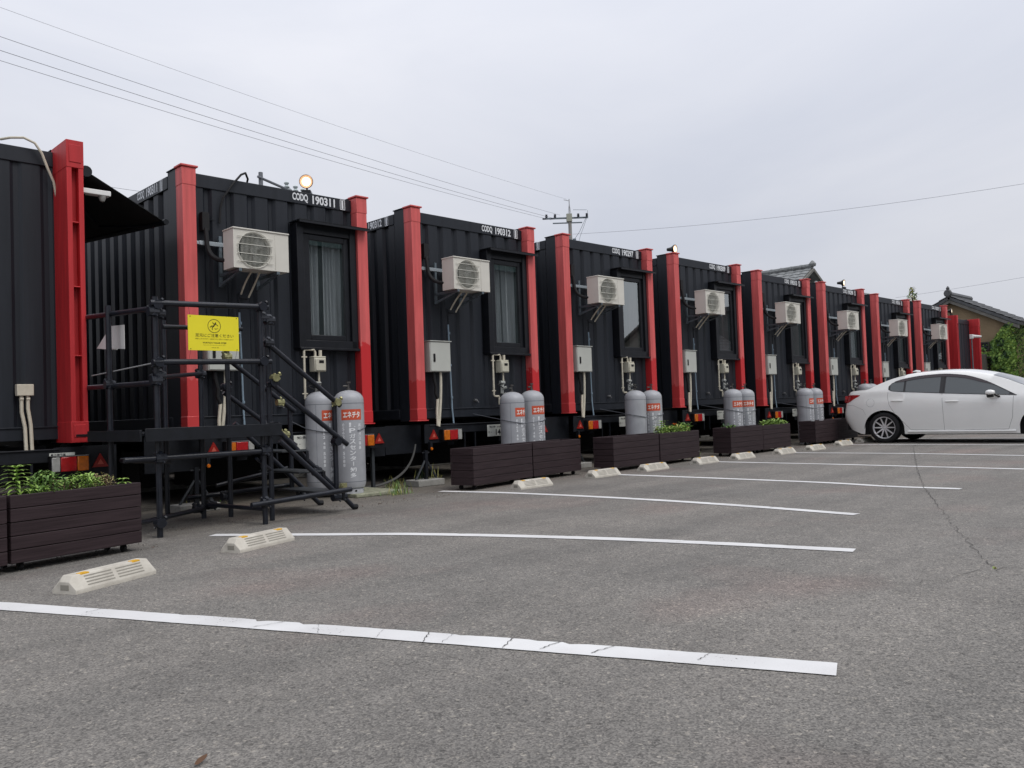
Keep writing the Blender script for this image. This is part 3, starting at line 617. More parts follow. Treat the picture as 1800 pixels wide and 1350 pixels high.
# gas meters with pipes
def make_meter():
    t = thing('gas_meter', 'x', 'gas meter')
    m_ = MB(); m_.box(1.655, 1.815, -.035, .085, .665, .83); m_.box(1.665, 1.805, -.05, -.035, .675, .82); m_.box(1.65, 1.82, -.03, .08, .83, .85); m_.build('meter_body', mat('meter_beige', (.50, .48, .39), .5, vary=(8, .1)), t, bevel=.012)
    m_ = MB(); m_.box(1.71, 1.775, -.054, -.049, .765, .80); m_.build('meter_dial', cartrim, t, bevel=.002)
    m_ = MB(); zz = .93
    m_.tube([(1.70, .02, .85), (1.70, .02, zz-.03), (1.685, .02, zz), (1.57, .03, zz), (1.555, .03, zz-.02), (1.555, .03, .34), (1.57, .03, .32), (1.65, .03, .32), (1.66, .03, .30), (1.66, .03, .2)], .0145, 8)
    m_.tube([(1.77, .02, .85), (1.77, .02, .925)], .021, 8); m_.tube([(1.745, .02, .665), (1.745, .02, .50)], .013, 8)
    for z in (.84, .40): m_.tube([(1.52, .03, z), (1.59, .03, z)], .009, 6)
    m_.build('gas_pipe', beige2, t)
    m_ = MB(); m_.tube([(1.68, .02, .52), (1.76, .02, .52)], .028, 10); m_.tube([(1.72, .02, .50), (1.71, .02, .36)], .026, 10); m_.tube([(1.70, .0, .43), (1.74, -.05, .45)], .022, 8); m_.tube([(1.72, -.02, .36), (1.75, -.03, .31)], .03, 8); m_.build('regulator', mat('regulator_grey', (.38, .39, .37), .4, .3, vary=(15, .3)), t)
    m_ = MB(); m_.tube(arc((1.72, .0, .5), (1.42, -.1, .5), (1.60, -.12, .44), 8), .009, 6); m_.build('gas_hose', rubber, t)
    for c in t.children: c.location.x = -.11
    return t
GL = {i: l for i, l in enumerate(['', 'cream gas meter and pipes above the cylinders beside the scaffold stairs', 'second cream gas meter from the left, on container 190312', 'third cream gas meter from the left, on container 190297', 'fourth cream gas meter from the left, on container 190309',
      'fifth cream gas meter from the left, on container 190313', 'cream gas meter and pipes left of the car boot lid', 'cream gas meter and pipes above the rear window of the car', 'farthest cream gas meter, just over the car roof'])}
spread_out(make_meter(), GL, 'gas meters on the container fronts')

# ------------------------------------------------------------------ gas cylinders
def make_cyl():
    t = thing('gas_cylinder', 'x', 'gas cylinder'); r = .2; t.scale = (.88, .88, .955)
    prof = [(.150, .060), (.185, .075), (r-.002, .12), (r, .145), (r, 1.13), (.196, 1.165), (.182, 1.195), (.155, 1.225), (.115, 1.248), (.07, 1.262), (.035, 1.268)]
    m_ = MB(); m_.lathe(prof, 40); m_.build('body', tank_m, t, 50)
    m_ = MB(); m_.lathe([(r+.0008, .143), (r+.0016, .147), (r+.0008, .151)], 40, caps=False); m_.lathe([(r+.0008, 1.10), (r+.0016, 1.104), (r+.0008, 1.108)], 40, caps=False); m_.box(-.002, .002, -r-.0012, -r+.003, .15, 1.10, mtx=Matrix.Rotation(R(-62), 4, 'Z')); m_.build('weld_seam', tank_dark, t)
    m_ = MB(); m_.lathe([(.165, 0), (.168, .05), (.15, .072)], 40, caps=False); m_.build('foot_ring', mat('tank_foot', (.42, .43, .45), .5, vary=(12, .15)), t)
    m_ = MB()
    for k in range(6):
        A = R(60*k+12); c_, s_ = math.sin(A), -math.cos(A)
        vs = [(.1695*math.sin(A+.10*math.cos(q/10*2*math.pi)), -.1695*math.cos(A+.10*math.cos(q/10*2*math.pi)), .034+.012*math.sin(q/10*2*math.pi)) for q in range(10)]
        m_.add(vs, [tuple(range(10))])
    m_.build('foot_hole', underb, t, 0)
    m_ = MB(); m_.tube([(0, 0, 1.265), (0, 0, 1.295)], .026, 12); m_.tube([(0, 0, 1.295), (0, 0, 1.35)], .015, 10); m_.tube([(0, 0, 1.355), (0, 0, 1.375)], .032, 12); m_.tube([(0, 0, 1.32), (-.07, -.0, 1.32)], .012, 8); m_.build('valve', mat('valve_metal', (.09, .085, .08), .45, .5), t)
    m_ = MB(); n = 12; a0, a1 = -.70, .70; rr = r+.0015
    for k in range(n):
        A, B = a0+(a1-a0)*k/n, a0+(a1-a0)*(k+1)/n; m_.quad(*[(rr*math.sin(q), -rr*math.cos(q), z) for q, z in ((A, .90), (B, .90), (B, 1.03), (A, 1.03))])
    lb = m_.build('name_label', orange_lab, t, 30)
    m_ = MB(); wrap_text(m_, 'エネチタ', r+.003, -.58, .925, .232, .080, .03); m_.build('label_lettering', mat('label_white', (.8, .78, .74), .6), lb, 0)
    m_ = MB(); zz = .87
    for k, ch in enumerate('LPガスセンター知多'):
        if ch == 'ー': put = wrap_text(m_, '|', r+.002, .0, zz-.052, .010, .050, .02)
        else: wrap_text(m_, ch, r+.002, -.20, zz-.058, .082, .056, .025)
        zz -= .068
    zz = .86
    for ch in '0562・48・5588':
        if ch != '・': wrap_text(m_, ch, r+.002, -.66, zz-.038, .030, .038, .03)
        zz -= .048 if ch != '・' else .028
    zz = .86
    for ch in '高圧ガス容器': wrap_text(m_, ch, r+.002, .42, zz-.046, .044, .042, .02); zz -= .055
    tag(m_.build('stencil_lettering', chalk, t, 0), kind='stuff')
    return t
cy0 = make_cyl(); first = [True]
CYL = [(5.53, 8.74, .045, 14, 'grey gas cylinder behind the front one beside the scaffold stairs, farther left'), (5.71, 8.40, .045, -24, 'grey gas cylinder right of the scaffold stairs, orange label facing front'),
       (8.47, 8.42, 0, 8, 'left grey gas cylinder of the pair by container 190312'), (8.90, 8.44, .02, -8, 'right grey gas cylinder of the pair by container 190312'),
       (11.37, 8.42, 0, 70, 'left grey gas cylinder by container 190297, its label turned away'), (11.83, 8.42, 0, -42, 'right grey gas cylinder by container 190297, label facing front'),
       (14.49, 8.42, 0, -22, 'left grey gas cylinder by container 190309, behind the planter'), (14.97, 8.42, 0, -40, 'right grey gas cylinder by container 190309, behind the planter'),
       (17.52, 8.42, 0, 4, 'left grey gas cylinder by container 190313'), (17.98, 8.42, 0, -12, 'right grey gas cylinder by container 190313'),
       (20.75, 8.42, .09, 60, 'grey gas cylinder whose dome rises over the car boot, left one'), (21.15, 8.44, .09, 60, 'grey gas cylinder behind the car boot, right one')]
for x, y, z, a, l in CYL:
    o = cy0 if first[0] else copy_tree(cy0); first[0] = False
    o.location = (x, y, z); o.rotation_euler = (0, 0, R(a)); o['label'] = l; o['group'] = 'grey LP gas cylinders'
def chain(pts, label, grp='chains round the gas cylinders'):
    m_ = MB(); m_.tube(pts, .0055, 5); tag(m_.build('retaining_chain', mat('chain_grey', (.13, .14, .16), .5, .5), smooth=40), label, 'chain', grp)
def wrap_chain(a, b, z, lab, wall):
    pts = [(a[0]-.30, wall, z+.12)]
    pts += [(a[0]+.186*math.sin(R(q)), a[1]-.186*math.cos(R(q)), z+.02-.0006*(q+95)) for q in range(-95, 6, 10)]
    pts += [(b[0]+.186*math.sin(R(q)), b[1]-.186*math.cos(R(q)), z-.02+.0008*(q)) for q in range(0, 101, 10)] + [(b[0]+.25, wall, z+.08)]
    chain(pts, lab)
wrap_chain((5.53, 8.74), (5.71, 8.40), .80, 'chain round the cylinders beside the scaffold stairs', 8.93)
wrap_chain((8.47, 8.42), (8.90, 8.44), .80, 'chain round the second pair of cylinders from the left', 8.92)
wrap_chain((11.37, 8.42), (11.83, 8.42), .80, 'chain round the third pair of cylinders from the left', 8.93)
wrap_chain((14.49, 8.42), (14.97, 8.42), .80, 'chain round the fourth pair of cylinders from the left', 8.93)
wrap_chain((17.52, 8.42), (17.98, 8.42), .80, 'chain round the fifth pair of cylinders from the left', 8.93)
m_ = MB(); m_.box(5.62, 6.28, 8.16, 9.0, 0, .045); tag(m_.build('cylinder_slab', moss, bevel=.01), 'mossy concrete slab under the cylinders beside the stairs', 'slab')

# ------------------------------------------------------------------ flood lamps
def flood(loc, rz, tilt, label, lit=1.0):
    t = thing('flood_lamp', label, 'flood lamp', loc, rz, 'flood lamps on the container roofs')
    Mx = Matrix.Translation((0, 0, .16)) @ Matrix.Rotation(tilt, 4, 'X')
    def tr(mb): mb.v = [tuple(Mx @ Vector(v)) for v in mb.v]; return mb
    m_ = MB(); m_.box(-.055, .055, -.03, .05, -.03, .05); m_.build('mount', black2, t, bevel=.004)
    m_ = MB(); m_.tube([(0, .03, .04), (0, .06, .12), (0, .04, .16)], .012, 8); m_.build('stem', black2, t)
    m_ = tr(MB().lathe([(.03, .17), (.035, .13), (.045, .08), (.082, .02), (.086, 0), (.078, -.006)], 24, 'y', caps=False)); m_.build('reflector_shell', bronze if lit > .9 else cartrim, t, 50)
    m_ = tr(MB().lathe([(.0001, .012), (.05, .010), (.079, .0)], 24, 'y', caps=False)); m_.build('lens', lamp_m if lit > .9 else mat('lamp_dim', (.8, .65, .5), .3, emit=((1, .62, .38), .4)), t, 50)
    m_ = tr(MB().lathe([(.0001, -.004), (.046, -.002), (.050, .006)], 20, 'y', caps=False)); m_.build('bulb', lamp_core if lit > .9 else mat('lamp_dim_core', (1, .9, .7), .3, emit=((1, .85, .62), 1.6)), t, 50)
    return t
flood((5.59, 9.0, 3.70), R(-42), R(8), 'lit round flood lamp above the number 190311')
flood((13.62, 9.0, 3.76), R(6), R(4), 'flood lamp on the roof beside the left post of container 190309', .5)
flood((21.2, 9.0, 3.74), R(6), R(4), 'flood lamp on the roof by the tiled roof of container 190298', .5)
flood((29.35, 9.0, 3.50), R(10), R(0), 'small dark flood lamp above the farthest container', .5)

# ------------------------------------------------------------------ planters
plank_meshes = {}
def plank(parent, l, hgt, thick, loc, rz=0):
    k = (round(l, 3), round(hgt, 3))
    if k not in plank_meshes:
        m_ = MB(); m_.box(0, l, 0, thick, 0, hgt); plank_meshes[k] = m_.mesh('plank', wood, 0)
    o = bpy.data.objects.new('plank', plank_meshes[k]); col.objects.link(o); o.parent = parent; o.location = loc; o.rotation_euler = (0, 0, rz)
    b = o.modifiers.new('bevel', 'BEVEL'); b.width = .0035; b.segments = 1
    return o
def planter(p, q, depth, label, rows=5, h0=.06, h1=.51):
    p, q = Vector((*p, 0)), Vector((*q, 0)); d = q-p; l = d.length; rz = math.atan2(d.y, d.x)
    t = thing('planter_box', label, 'planter', (p.x, p.y, 0), rz, 'dark wooden planters on castors'); hh = (h1-h0)/rows
    for k in range(rows):
        j = rnd.uniform(-.0015, .0015)
        plank(t, l, hh-.004, .02, (0, j, h0+k*hh)); plank(t, l, hh-.004, .02, (0, depth-.02, h0+k*hh))
        plank(t, depth-.04, hh-.004, .02, (.022, .02, h0+k*hh), R(90)); plank(t, depth-.04, hh-.004, .02, (l-.002, .02, h0+k*hh), R(90))
    m_ = MB(); m_.box(.022, l-.022, .022, depth-.022, h0+.01, h1-.05); m_.build('soil', soil, t)
    for x, y in ((.10, .08), (l-.10, .08), (.10, depth-.08), (l-.10, depth-.08)):
        m_ = MB(); m_.lathe([(.010, -.012), (.027, -.012), (.028, 0), (.027, .012), (.010, .012)], 14, 'x', (x, y, .028)); m_.box(x-.018, x-.014, y-.012, y+.012, .028, h0); m_.box(x+.014, x+.018, y-.012, y+.012, .028, h0); m_.build('castor', rubber, t)
    return t
planter((.38, 5.93), (1.565, 6.205), .36, 'dark planter cut off by the left edge of the picture')
planter((1.59, 6.225), (2.52, 6.46), .36, 'dark planter at left holding whorled green plants, left of the scaffold')
planter((6.86, 7.51), (8.12, 7.73), .36, 'empty dark planter in front of the cylinders of container 190312')
planter((8.15, 7.74), (9.28, 7.87), .36, 'empty dark planter right next to the first one with cylinders behind')
planter((9.72, 7.62), (11.00, 7.72), .36, 'empty dark planter before the cylinders of container 190297')
planter((11.03, 7.72), (12.36, 7.85), .36, 'dark planter with green plants and an orange flower')
planter((13.20, 7.74), (14.38, 7.76), .36, 'dark planter before the cylinders of container 190309, no plants showing')
planter((14.41, 7.77), (15.6, 7.83), .36, 'dark planter with low green leaves, fourth group')
planter((16.85, 7.90), (18.05, 7.95), .36, 'dark planter behind the car, its left one')
planter((18.08, 7.96), (19.3, 8.05), .36, 'dark planter behind the car, hidden by the rear wheel')

# plants
def leafblade(mb, base, az, L_, droop, wd, mi=None, up=.6):
    base = Vector(base); h_ = Vector((math.cos(az), math.sin(az), 0)); s = Vector((-math.sin(az), math.cos(az), 0)); n = 4; prev = None
    for i in range(n+1):
        t = i/n; p = base + h_*(L_*t) + Vector((0, 0, L_*(up*t-droop*t*t))); ww = wd*math.sin(math.pi*(.12+.86*t))**.8
        a, b = p-s*ww/2+Vector((0, 0, ww*.15)), p+s*ww/2+Vector((0, 0, ww*.15))
        if prev: mb.quad(prev[0], prev[1], b, a, mi)
        prev = (a, b)
def lily(loc, hgt, label, sd, n=9, lf=.13):
    r = random.Random(sd); t = thing('leafy_plant', label, 'plant', loc, 0, 'green plants growing in the planters')
    m_ = MB(); m_.tube([(0, 0, -.05), (r.uniform(-.01, .01), .005, hgt*.6), (0, 0, hgt)], .0045, 6); m_.build('stem', leaf_b, t)
    m_ = MB()
    for k in range(n):
        z = hgt*(.15+.85*k/(n-1)); c = 8
        for q in range(c): leafblade(m_, (0, 0, z), 2*math.pi*q/c+k*.7+r.uniform(-.2, .2), lf*r.uniform(.75, 1.1)*(1.1-.35*k/n), .5, .020, up=.35+.4*k/n)
    m_.build('leaves', leaf_a, t, 0)
def bushy(loc, rx, ry, hgt, label, sd, mats, n=260, lf=.035, name='leafy_plant', grp='green plants growing in the planters', flow=0):
    r = random.Random(sd); t = thing(name, label, 'plant', loc, 0, grp)
    st = MB(); m_ = MB()
    for k in range(14):
        x, y = r.uniform(-rx, rx)*.7, r.uniform(-ry, ry)*.7; st.tube([(x*.6, y*.6, -.04), (x, y, hgt*r.uniform(.6, 1))], .0022, 4)
    st.build('stems', twig if flow else leaf_b, t)
    for k in range(n):
        x, y = r.uniform(-1, 1), r.uniform(-1, 1); z = hgt*r.random()**.8*(1-.35*(x*x)); mi = r.randrange(len(mats)); 
        if r.random() < .5: mi = 0
        leafblade(m_, (x*rx, y*ry, z), r.uniform(0, 6.28), lf*r.uniform(.6, 1.3), r.uniform(.2, .7), lf*r.uniform(.28, .5), mi, up=r.uniform(0, 1.1))
    m_.build('leaves', mats, t, 0)
def at0(px, off=.12): return None
P0, D0, N0 = Vector((1.59, 6.225)), Vector((.930, .235)).normalized(), Vector((-.235, .930)).normalized()
def pl0(u, v): q = P0+D0*u+N0*v; return (q.x, q.y, .47)
lily(pl0(-.115, .15), .13, 'small whorled green plant at the far left of the planter', 1, 5, .11)
lily(pl0(.13, .16), .20, 'tall whorled green plant in the left planter', 2, 8, .12)
bushy(pl0(.32, .16), .11, .10, .17, 'green feathery herb in front of the clear tail lamp lens', 3, [leaf_b, leaf_a], 330, .035)
bushy(pl0(.46, .20), .08, .08, .10, 'dark reddish herb below the red tail lamp', 4, [twig, leaf_c], 160, .028)
bushy(pl0(.60, .16), .10, .10, .13, 'bright green herb right of the tail lamp', 5, [leaf_a, leaf_b, leaf_a], 360, .034)
bushy(pl0(.74, .15), .08, .08, .12, 'yellowish dried herb near the right end of the left planter', 6, [dry, leaf_c, leaf_a], 300, .022, flow=1)
lily(pl0(.88, .10), .06, 'tiny pale green sprout at the right corner of the left planter', 7, 3, .07)
bushy(pl0(.22, .10), .10, .06, .07, 'low green leaves at the foot of the tall whorled plant', 8, [leaf_a, leaf_b], 160, .04)
lily((11.35, 7.90, .47), .20, 'whorled green plant at the left of the planter with the orange flower', 11, 6, .15)
lily((11.20, 7.87, .47), .12, 'short whorled plant left of the taller one, second planter group', 12, 4, .13)
bushy((11.72, 7.95, .46), .38, .11, .13, 'low green leaves filling the planter with the orange flower', 13, [leaf_a, leaf_b, leaf_c], 620, .06)
bushy((12.12, 8.0, .46), .12, .09, .17, 'leafy green plant at the right end, under the tail lamp', 14, [leaf_b, leaf_a], 220, .06)
t = thing('orange_flower', 'single orange flower among green leaves', 'flower', (11.72, 7.9, .47)); m_ = MB(); m_.tube([(0, 0, 0), (0, 0, .14)], .003, 5); m_.build('stem', leaf_b, t)
m_ = MB(); [leafblade(m_, (0, 0, .14), k*1.05, .05, .2, .028, up=.9) for k in range(6)]; m_.build('petals', mat('orange_petal', (.75, .16, .02), .5), t, 0)
bushy((15.2, 7.97, .46), .35, .11, .12, 'low green leaves in the fourth planter group', 15, [leaf_a, leaf_b], 500, .07)
bushy((13.75, 8.1, .44), .1, .1, .10, 'small grass tuft between planter and cylinder', 16, [leaf_b, leaf_d], 120, .07)
# weeds on the ground
def weed(loc, n, hgt, sp, label, sd, m1=leaf_b):
    r = random.Random(sd); m_ = MB()
    for k in range(n):
        x, y = r.gauss(0, sp), r.gauss(0, sp*.5); leafblade(m_, (x, y, 0), r.uniform(0, 6.28), hgt*r.uniform(.4, 1.1), r.uniform(0, .6), .007, r.randrange(2), up=r.uniform(.6, 3))
    o = m_.build('grass_tuft', [m1, leaf_c], smooth=0); o.location = loc; tag(o, label, 'grass', 'weeds growing at the foot of the containers', 'stuff')
weed((6.15, 8.02, 0), 90, .055, .10, 'green weeds at the front edge of the cylinder slab', 1)
weed((6.42, 8.5, 0), 60, .07, .07, 'green weeds at the right corner of the cylinder slab', 2)
weed((7.15, 8.75, 0), 90, .11, .12, 'sparse weeds right of the jack stand on the concrete block', 3, leaf_d)
weed((6.75, 8.95, 0), 50, .06, .10, 'low weeds left of the jack stand block', 4, leaf_d)
weed((4.15, 8.9, .0), 60, .05, .1, 'weeds beneath the scaffold platform', 5)
weed((12.85, 8.35, 0), 80, .14, .12, 'green weeds between two planter groups', 6)
weed((5.05, 1.40, 0), 14, .009, .012, 'tiny green weed at the end of the crack', 7, leaf_a)
m_ = MB(); leafblade(m_, (0, 0, .006), .5, .05, -.1, .022, up=.12); o = m_.build('fallen_leaf', mat('dead_leaf', (.10, .05, .025), .8), smooth=0); o.location = (1.02, 2.28, 0); tag(o, 'dead brown leaf on the bare asphalt', 'leaf')

# dirt, grit and dead leaves gathered along the foot of the planters and slabs
m_ = MB(); r = random.Random(77)
for k in range(1500):
    x = r.uniform(.4, 20); y = (6.0+(x-.4)*.23 if x < 2.7 else (7.35 if x < 6.8 else 7.62+(x-6.8)*.03)) + abs(r.gauss(0, .28)) - .05; s_ = r.uniform(.003, .011)
    if r.random() < .12: leafblade(m_, (x, y, .004), r.uniform(0, 6.28), r.uniform(.02, .045), -.05, .012, 1, up=.1)
    else: a = r.uniform(0, 3); m_.add([(x-s_, y, .001), (x+s_*.5, y-s_*.8, .001), (x+s_*.6, y+s_*.8, .001), (x, y, .001+s_*.9)], [(0, 1, 3), (1, 2, 3), (2, 0, 3)], 0)
tag(m_.build('ground_litter', [mat('grit', (.12, .11, .095), .9, vary=(30, .4)), mat('dead_leaf', (.10, .05, .025), .8)], smooth=0), 'fine grit and dead leaves along the foot of the planters', 'litter', kind='stuff')

# ------------------------------------------------------------------ wheel stops
def make_stop():
    t = thing('wheel_stop', 'x', 'wheel stop'); L_, D_, T_, Hh = .60, .18, .075, .10
    prof = [(0, 0), (0, .022), (.052, Hh), (.052+T_, Hh), (D_, .022), (D_, 0)]
    m_ = MB(); e = .028; vs = []
    for x, k in ((0, 0), (e, 1), (L_-e, 1), (L_, 0)):
        for y, z in prof: vs.append((x, y, z if k else min(z, .066 if z > .05 else z)))
    n = 6; fs = [tuple(range(n-1, -1, -1)), tuple(3*n+i for i in range(n))] + [(j*n+i, (j+1)*n+i, (j+1)*n+(i+1) % n, j*n+(i+1) % n)[::-1] for j in range(3) for i in range(n-1)]
    m_.add(vs, fs); m_.build('body', stop_m, t, 25, bevel=.004)
    m_ = MB(); sl = math.atan2(Hh-.022, .052)
    def on(x, s, o=.0016): return (x, s*.052-math.sin(sl)*o, .022+s*(Hh-.022)+math.cos(sl)*o)
    for s in (.16, .36, .56, .76):
        for a, b in ((.09, .285), (.315, .51)):
            m_.quad(on(a, s), on(b, s), on(b, s+.075), on(a, s+.075))
    m_.build('groove', stop_dk, t, 0)
    for a in (.075, .455): m_ = MB(); m_.box(a, a+.06, .048, .085, Hh-.012, Hh+.003); m_.build('reflector', refl_y, t, bevel=.002)
    m_ = MB(); m_.box(-.002, .001, .055, .115, .02, .05); m_.box(L_-.001, L_+.002, .055, .115, .02, .05); m_.build('lifting_slot', stop_dk, t, 0)
    return t
st0 = make_stop(); G_ = 'beige wheel stops along the parking bays'
STOPS = [(1.625, 5.11, 25, 'nearest beige wheel stop, in front of the left planter'), (2.885, 5.645, 20.5, 'beige wheel stop in front of the scaffold, lying over a white line'), (7.19, 7.05, 2, 'beige wheel stop before the first empty planter pair'),
         (8.79, 7.22, 2.5, 'beige wheel stop on the line end before container 190297'), (9.93, 7.20, 2, 'beige wheel stop in front of the cylinders of container 190297'), (11.36, 7.23, 1, 'beige wheel stop in front of the orange flower planter'),
         (12.48, 7.20, 1, 'beige wheel stop before the gap of planters, seventh along'), (13.86, 7.15, 1, 'beige wheel stop before the fourth planter group, eighth along'), (15.02, 7.12, 1, 'beige wheel stop ninth along, before green leaves'),
         (16.62, 7.27, 1, 'beige wheel stop just left of the car rear wheel'), (17.95, 7.37, 1, 'beige wheel stop touching the rear tyre of the car')]
for i, (x, y, a, l) in enumerate(STOPS):
    o = st0 if i == 0 else copy_tree(st0); o.scale = (1.02, 1, 1) if i == 0 else (1, 1, 1); o.location = (x, y, 0); o.rotation_euler = (0, 0, R(a)); o['label'] = l; o['group'] = G_

# ------------------------------------------------------------------ scaffold platform with steps
sf = thing('scaffold_steps', 'black scaffold pipe platform with steps and handrails beside the container', 'scaffold', (2.9, 7.0, 0))
O = Vector((2.9, 7.0, 0)); PR = .0245
def sp(name, *pts, r=PR, m=pipe_m):
    m_ = MB(); m_.tube([Vector(p)-O for p in pts], r, 12); return m_.build(name, m, sf)
def coupler(p, axis='x', m=pipe_m, s=1):
    p = Vector(p)-O; r_ = random.Random(int((p.x*31+p.y*17+p.z*7)*100)); m_ = MB(); s *= 1.2; w_ = .036*s
    d = {'x': Vector((1, 0, 0)), 'y': Vector((0, 1, 0)), 'z': Vector((0, 0, 1))}[axis]; e = d.orthogonal().normalized(); g = d.cross(e)
    m_.tube([p-d*w_, p+d*w_], .034*s, 10); q = p+Vector((.03, -.02, -.01))
    m_.tube([p-g*.03+e*.02, p+g*.045+e*.025], .016*s, 6); m_.tube([p+e*.035-d*.02, p+e*.062-d*.02+g*.02], .0085*s, 6); m_.tube([p-e*.03+d*.02, p-e*.06+d*.015], .008*s, 6); m_.tube([p+e*.052-d*.02, p+e*.066-d*.02+g*.003], .016*s, 6)
    m_.tube([p-Vector((0, 0, .03)), p+Vector((0, 0, .03))], .032*s, 10)
    return m_.build('coupler', m, sf, 30)
# uprights
sp('upright', (2.89, 7.03, 0), (2.89, 7.03, 2.0)); sp('upright', (3.82, 6.985, 0), (3.82, 6.985, 1.98)); sp('upright', (4.0, 7.185, 0), (4.0, 7.185, 1.90))
sp('upright', (3.55, 8.44, 0), (3.55, 8.44, 1.98)); sp('upright', (3.72, 8.0, 0), (3.72, 8.0, 1.88)); sp('upright', (3.93, 7.86, 0), (3.93, 7.86, 1.86)); sp('upright', (2.85, 7.97, 0), (2.85, 7.97, 2.03))
# front rails
sp('rail', (2.83, 6.98, 1.94), (3.88, 6.95, 1.965)); sp('rail', (2.84, 6.98, 1.45), (3.90, 6.95, 1.47)); sp('rail', (2.98, 7.1, 1.76), (3.70, 7.1, 1.77), r=.020); sp('rail', (2.93, 7.05, 1.33), (3.74, 8.0, 1.42), r=.019)
sp('rail', (2.89, 6.97, 1.90), (2.87, 8.70, 1.995)); sp('rail', (2.89, 6.99, 1.28), (2.87, 8.62, 1.31)); sp('rail', (2.60, 6.995, .655), (3.86, 6.955, .66)); sp('rail', (2.62, 7.06, .12), (3.75, 8.02, .10), r=.022)
sp('rail', (3.05, 7.12, .62), (3.10, 8.4, .60)); sp('rail', (3.66, 6.93, .19), (4.73, 6.96, .235)); sp('rail', (3.62, 8.15, .20), (4.74, 8.05, .24)); sp('rail', (3.72, 7.9, .14), (3.84, 6.99, .13), r=.02); sp('rail', (3.9, 8.1, .30), (4.7, 8.1, .42), r=.02)
sp('rope', (2.89, 7.05, 1.45), (2.88, 8.5, 1.42), r=.006, m=mat('grey_rope', (.3, .3, .3), .8))
# handrails, stair posts and stringers
sp('handrail', (3.94, 7.15, 1.685), (4.76, 7.15, 1.055)); sp('handrail', (3.98, 7.15, 1.30), (4.83, 7.15, .665)); sp('handrail', (3.93, 7.95, 1.60), (4.72, 7.95, 1.02)); sp('handrail', (3.93, 7.95, 1.23), (4.72, 7.95, .66))
sp('stair_post', (4.715, 7.19, .20), (4.715, 7.19, 1.11)); sp('stair_post', (4.68, 7.98, .18), (4.68, 7.98, 1.10))
sp('stringer', (4.02, 7.22, .92), (4.94, 7.22, .015)); sp('stringer', (4.05, 7.10, .74), (4.66, 7.10, .19)); sp('stringer', (4.02, 7.92, .92), (4.98, 7.92, .015)); sp('brace', (3.74, 6.98, .60), (3.95, 7.1, .48), r=.015)
def slab(name, x0, x1, y0, y1, z0, z1, m=black2, bev=.003):
    m_ = MB(); m_.box(x0-O.x, x1-O.x, y0-O.y, y1-O.y, z0, z1); return m_.build(name, m, sf, bevel=bev)
slab('fascia_board', 2.735, 3.96, 6.895, 6.915, .795, .905); slab('fascia_board', 2.70, 2.718, 6.92, 8.12, .80, .895); slab('fascia_board', 3.945, 3.962, 6.93, 7.10, .81, .915)
for k in range(5): slab('deck_board', 2.722, 3.94, 6.925+k*.315, 6.925+k*.315+.30, .845, .868)
for z, x in ((.64, 4.24), (.43, 4.42), (.22, 4.64)):
    slab('tread', x-.14, x+.14, 7.16, 7.94, z-.016, z, mat('tread_steel', (.05, .055, .06), .5, .3, vary=(20, .3))); slab('tread_edge', x+.115, x+.145, 7.145, 7.155, z-.11, z-.01)
for p, ax in (((2.89, 7.0, 1.93), 'y'), ((2.86, 7.0, 1.87), 'x'), ((2.93, 7.05, 1.86), 'x'), ((2.89, 7.0, 1.45), 'y'), ((2.88, 7.02, 1.30), 'x'), ((2.92, 7.04, 1.34), 'x'), ((3.82, 6.96, 1.965), 'y'), ((3.86, 7.0, 1.87), 'x'), ((3.92, 7.0, 1.85), 'x'),
              ((3.82, 6.96, 1.47), 'y'), ((3.99, 7.16, 1.66), 'x'), ((4.02, 7.15, 1.29), 'y'), ((3.72, 8.0, 1.41), 'x'), ((2.85, 7.97, 1.31), 'x'), ((2.89, 6.99, .655), 'x'), ((3.82, 6.96, .66), 'x'), ((3.93, 7.9, 1.28), 'y'), ((3.8, 8.0, .12), 'x'), ((3.9, 7.9, .20), 'x'),
              ((2.89, 7.03, .12), 'y'), ((3.82, 6.96, .195), 'x'), ((4.715, 7.17, .70), 'y'), ((4.78, 7.2, .15), 'x'), ((4.65, 7.1, .16), 'x'), ((4.0, 7.16, .86), 'x'), ((4.5, 7.2, .42), 'x'), ((3.66, 8.0, .10), 'x'), ((4.75, 7.92, .12), 'x')): coupler(p, ax)
for p, ax in (((4.715, 7.15, 1.09), 'y'), ((4.03, 7.13, 1.33), 'y'), ((4.55, 7.95, 1.12), 'x'), ((4.60, 7.95, .78), 'x'), ((4.735, 7.10, .25), 'z'), ((3.93, 7.86, 1.58), 'x')): coupler(p, ax, brass, .9)
def foot(p):
    m_ = MB(); p = Vector(p)-O; m_.tube([p, p+Vector((.05, 0, -.005))], .028, 8); return m_.build('pipe_end', rubber, sf)
foot((4.92, 7.22, .03)); foot((4.96, 7.92, .03))

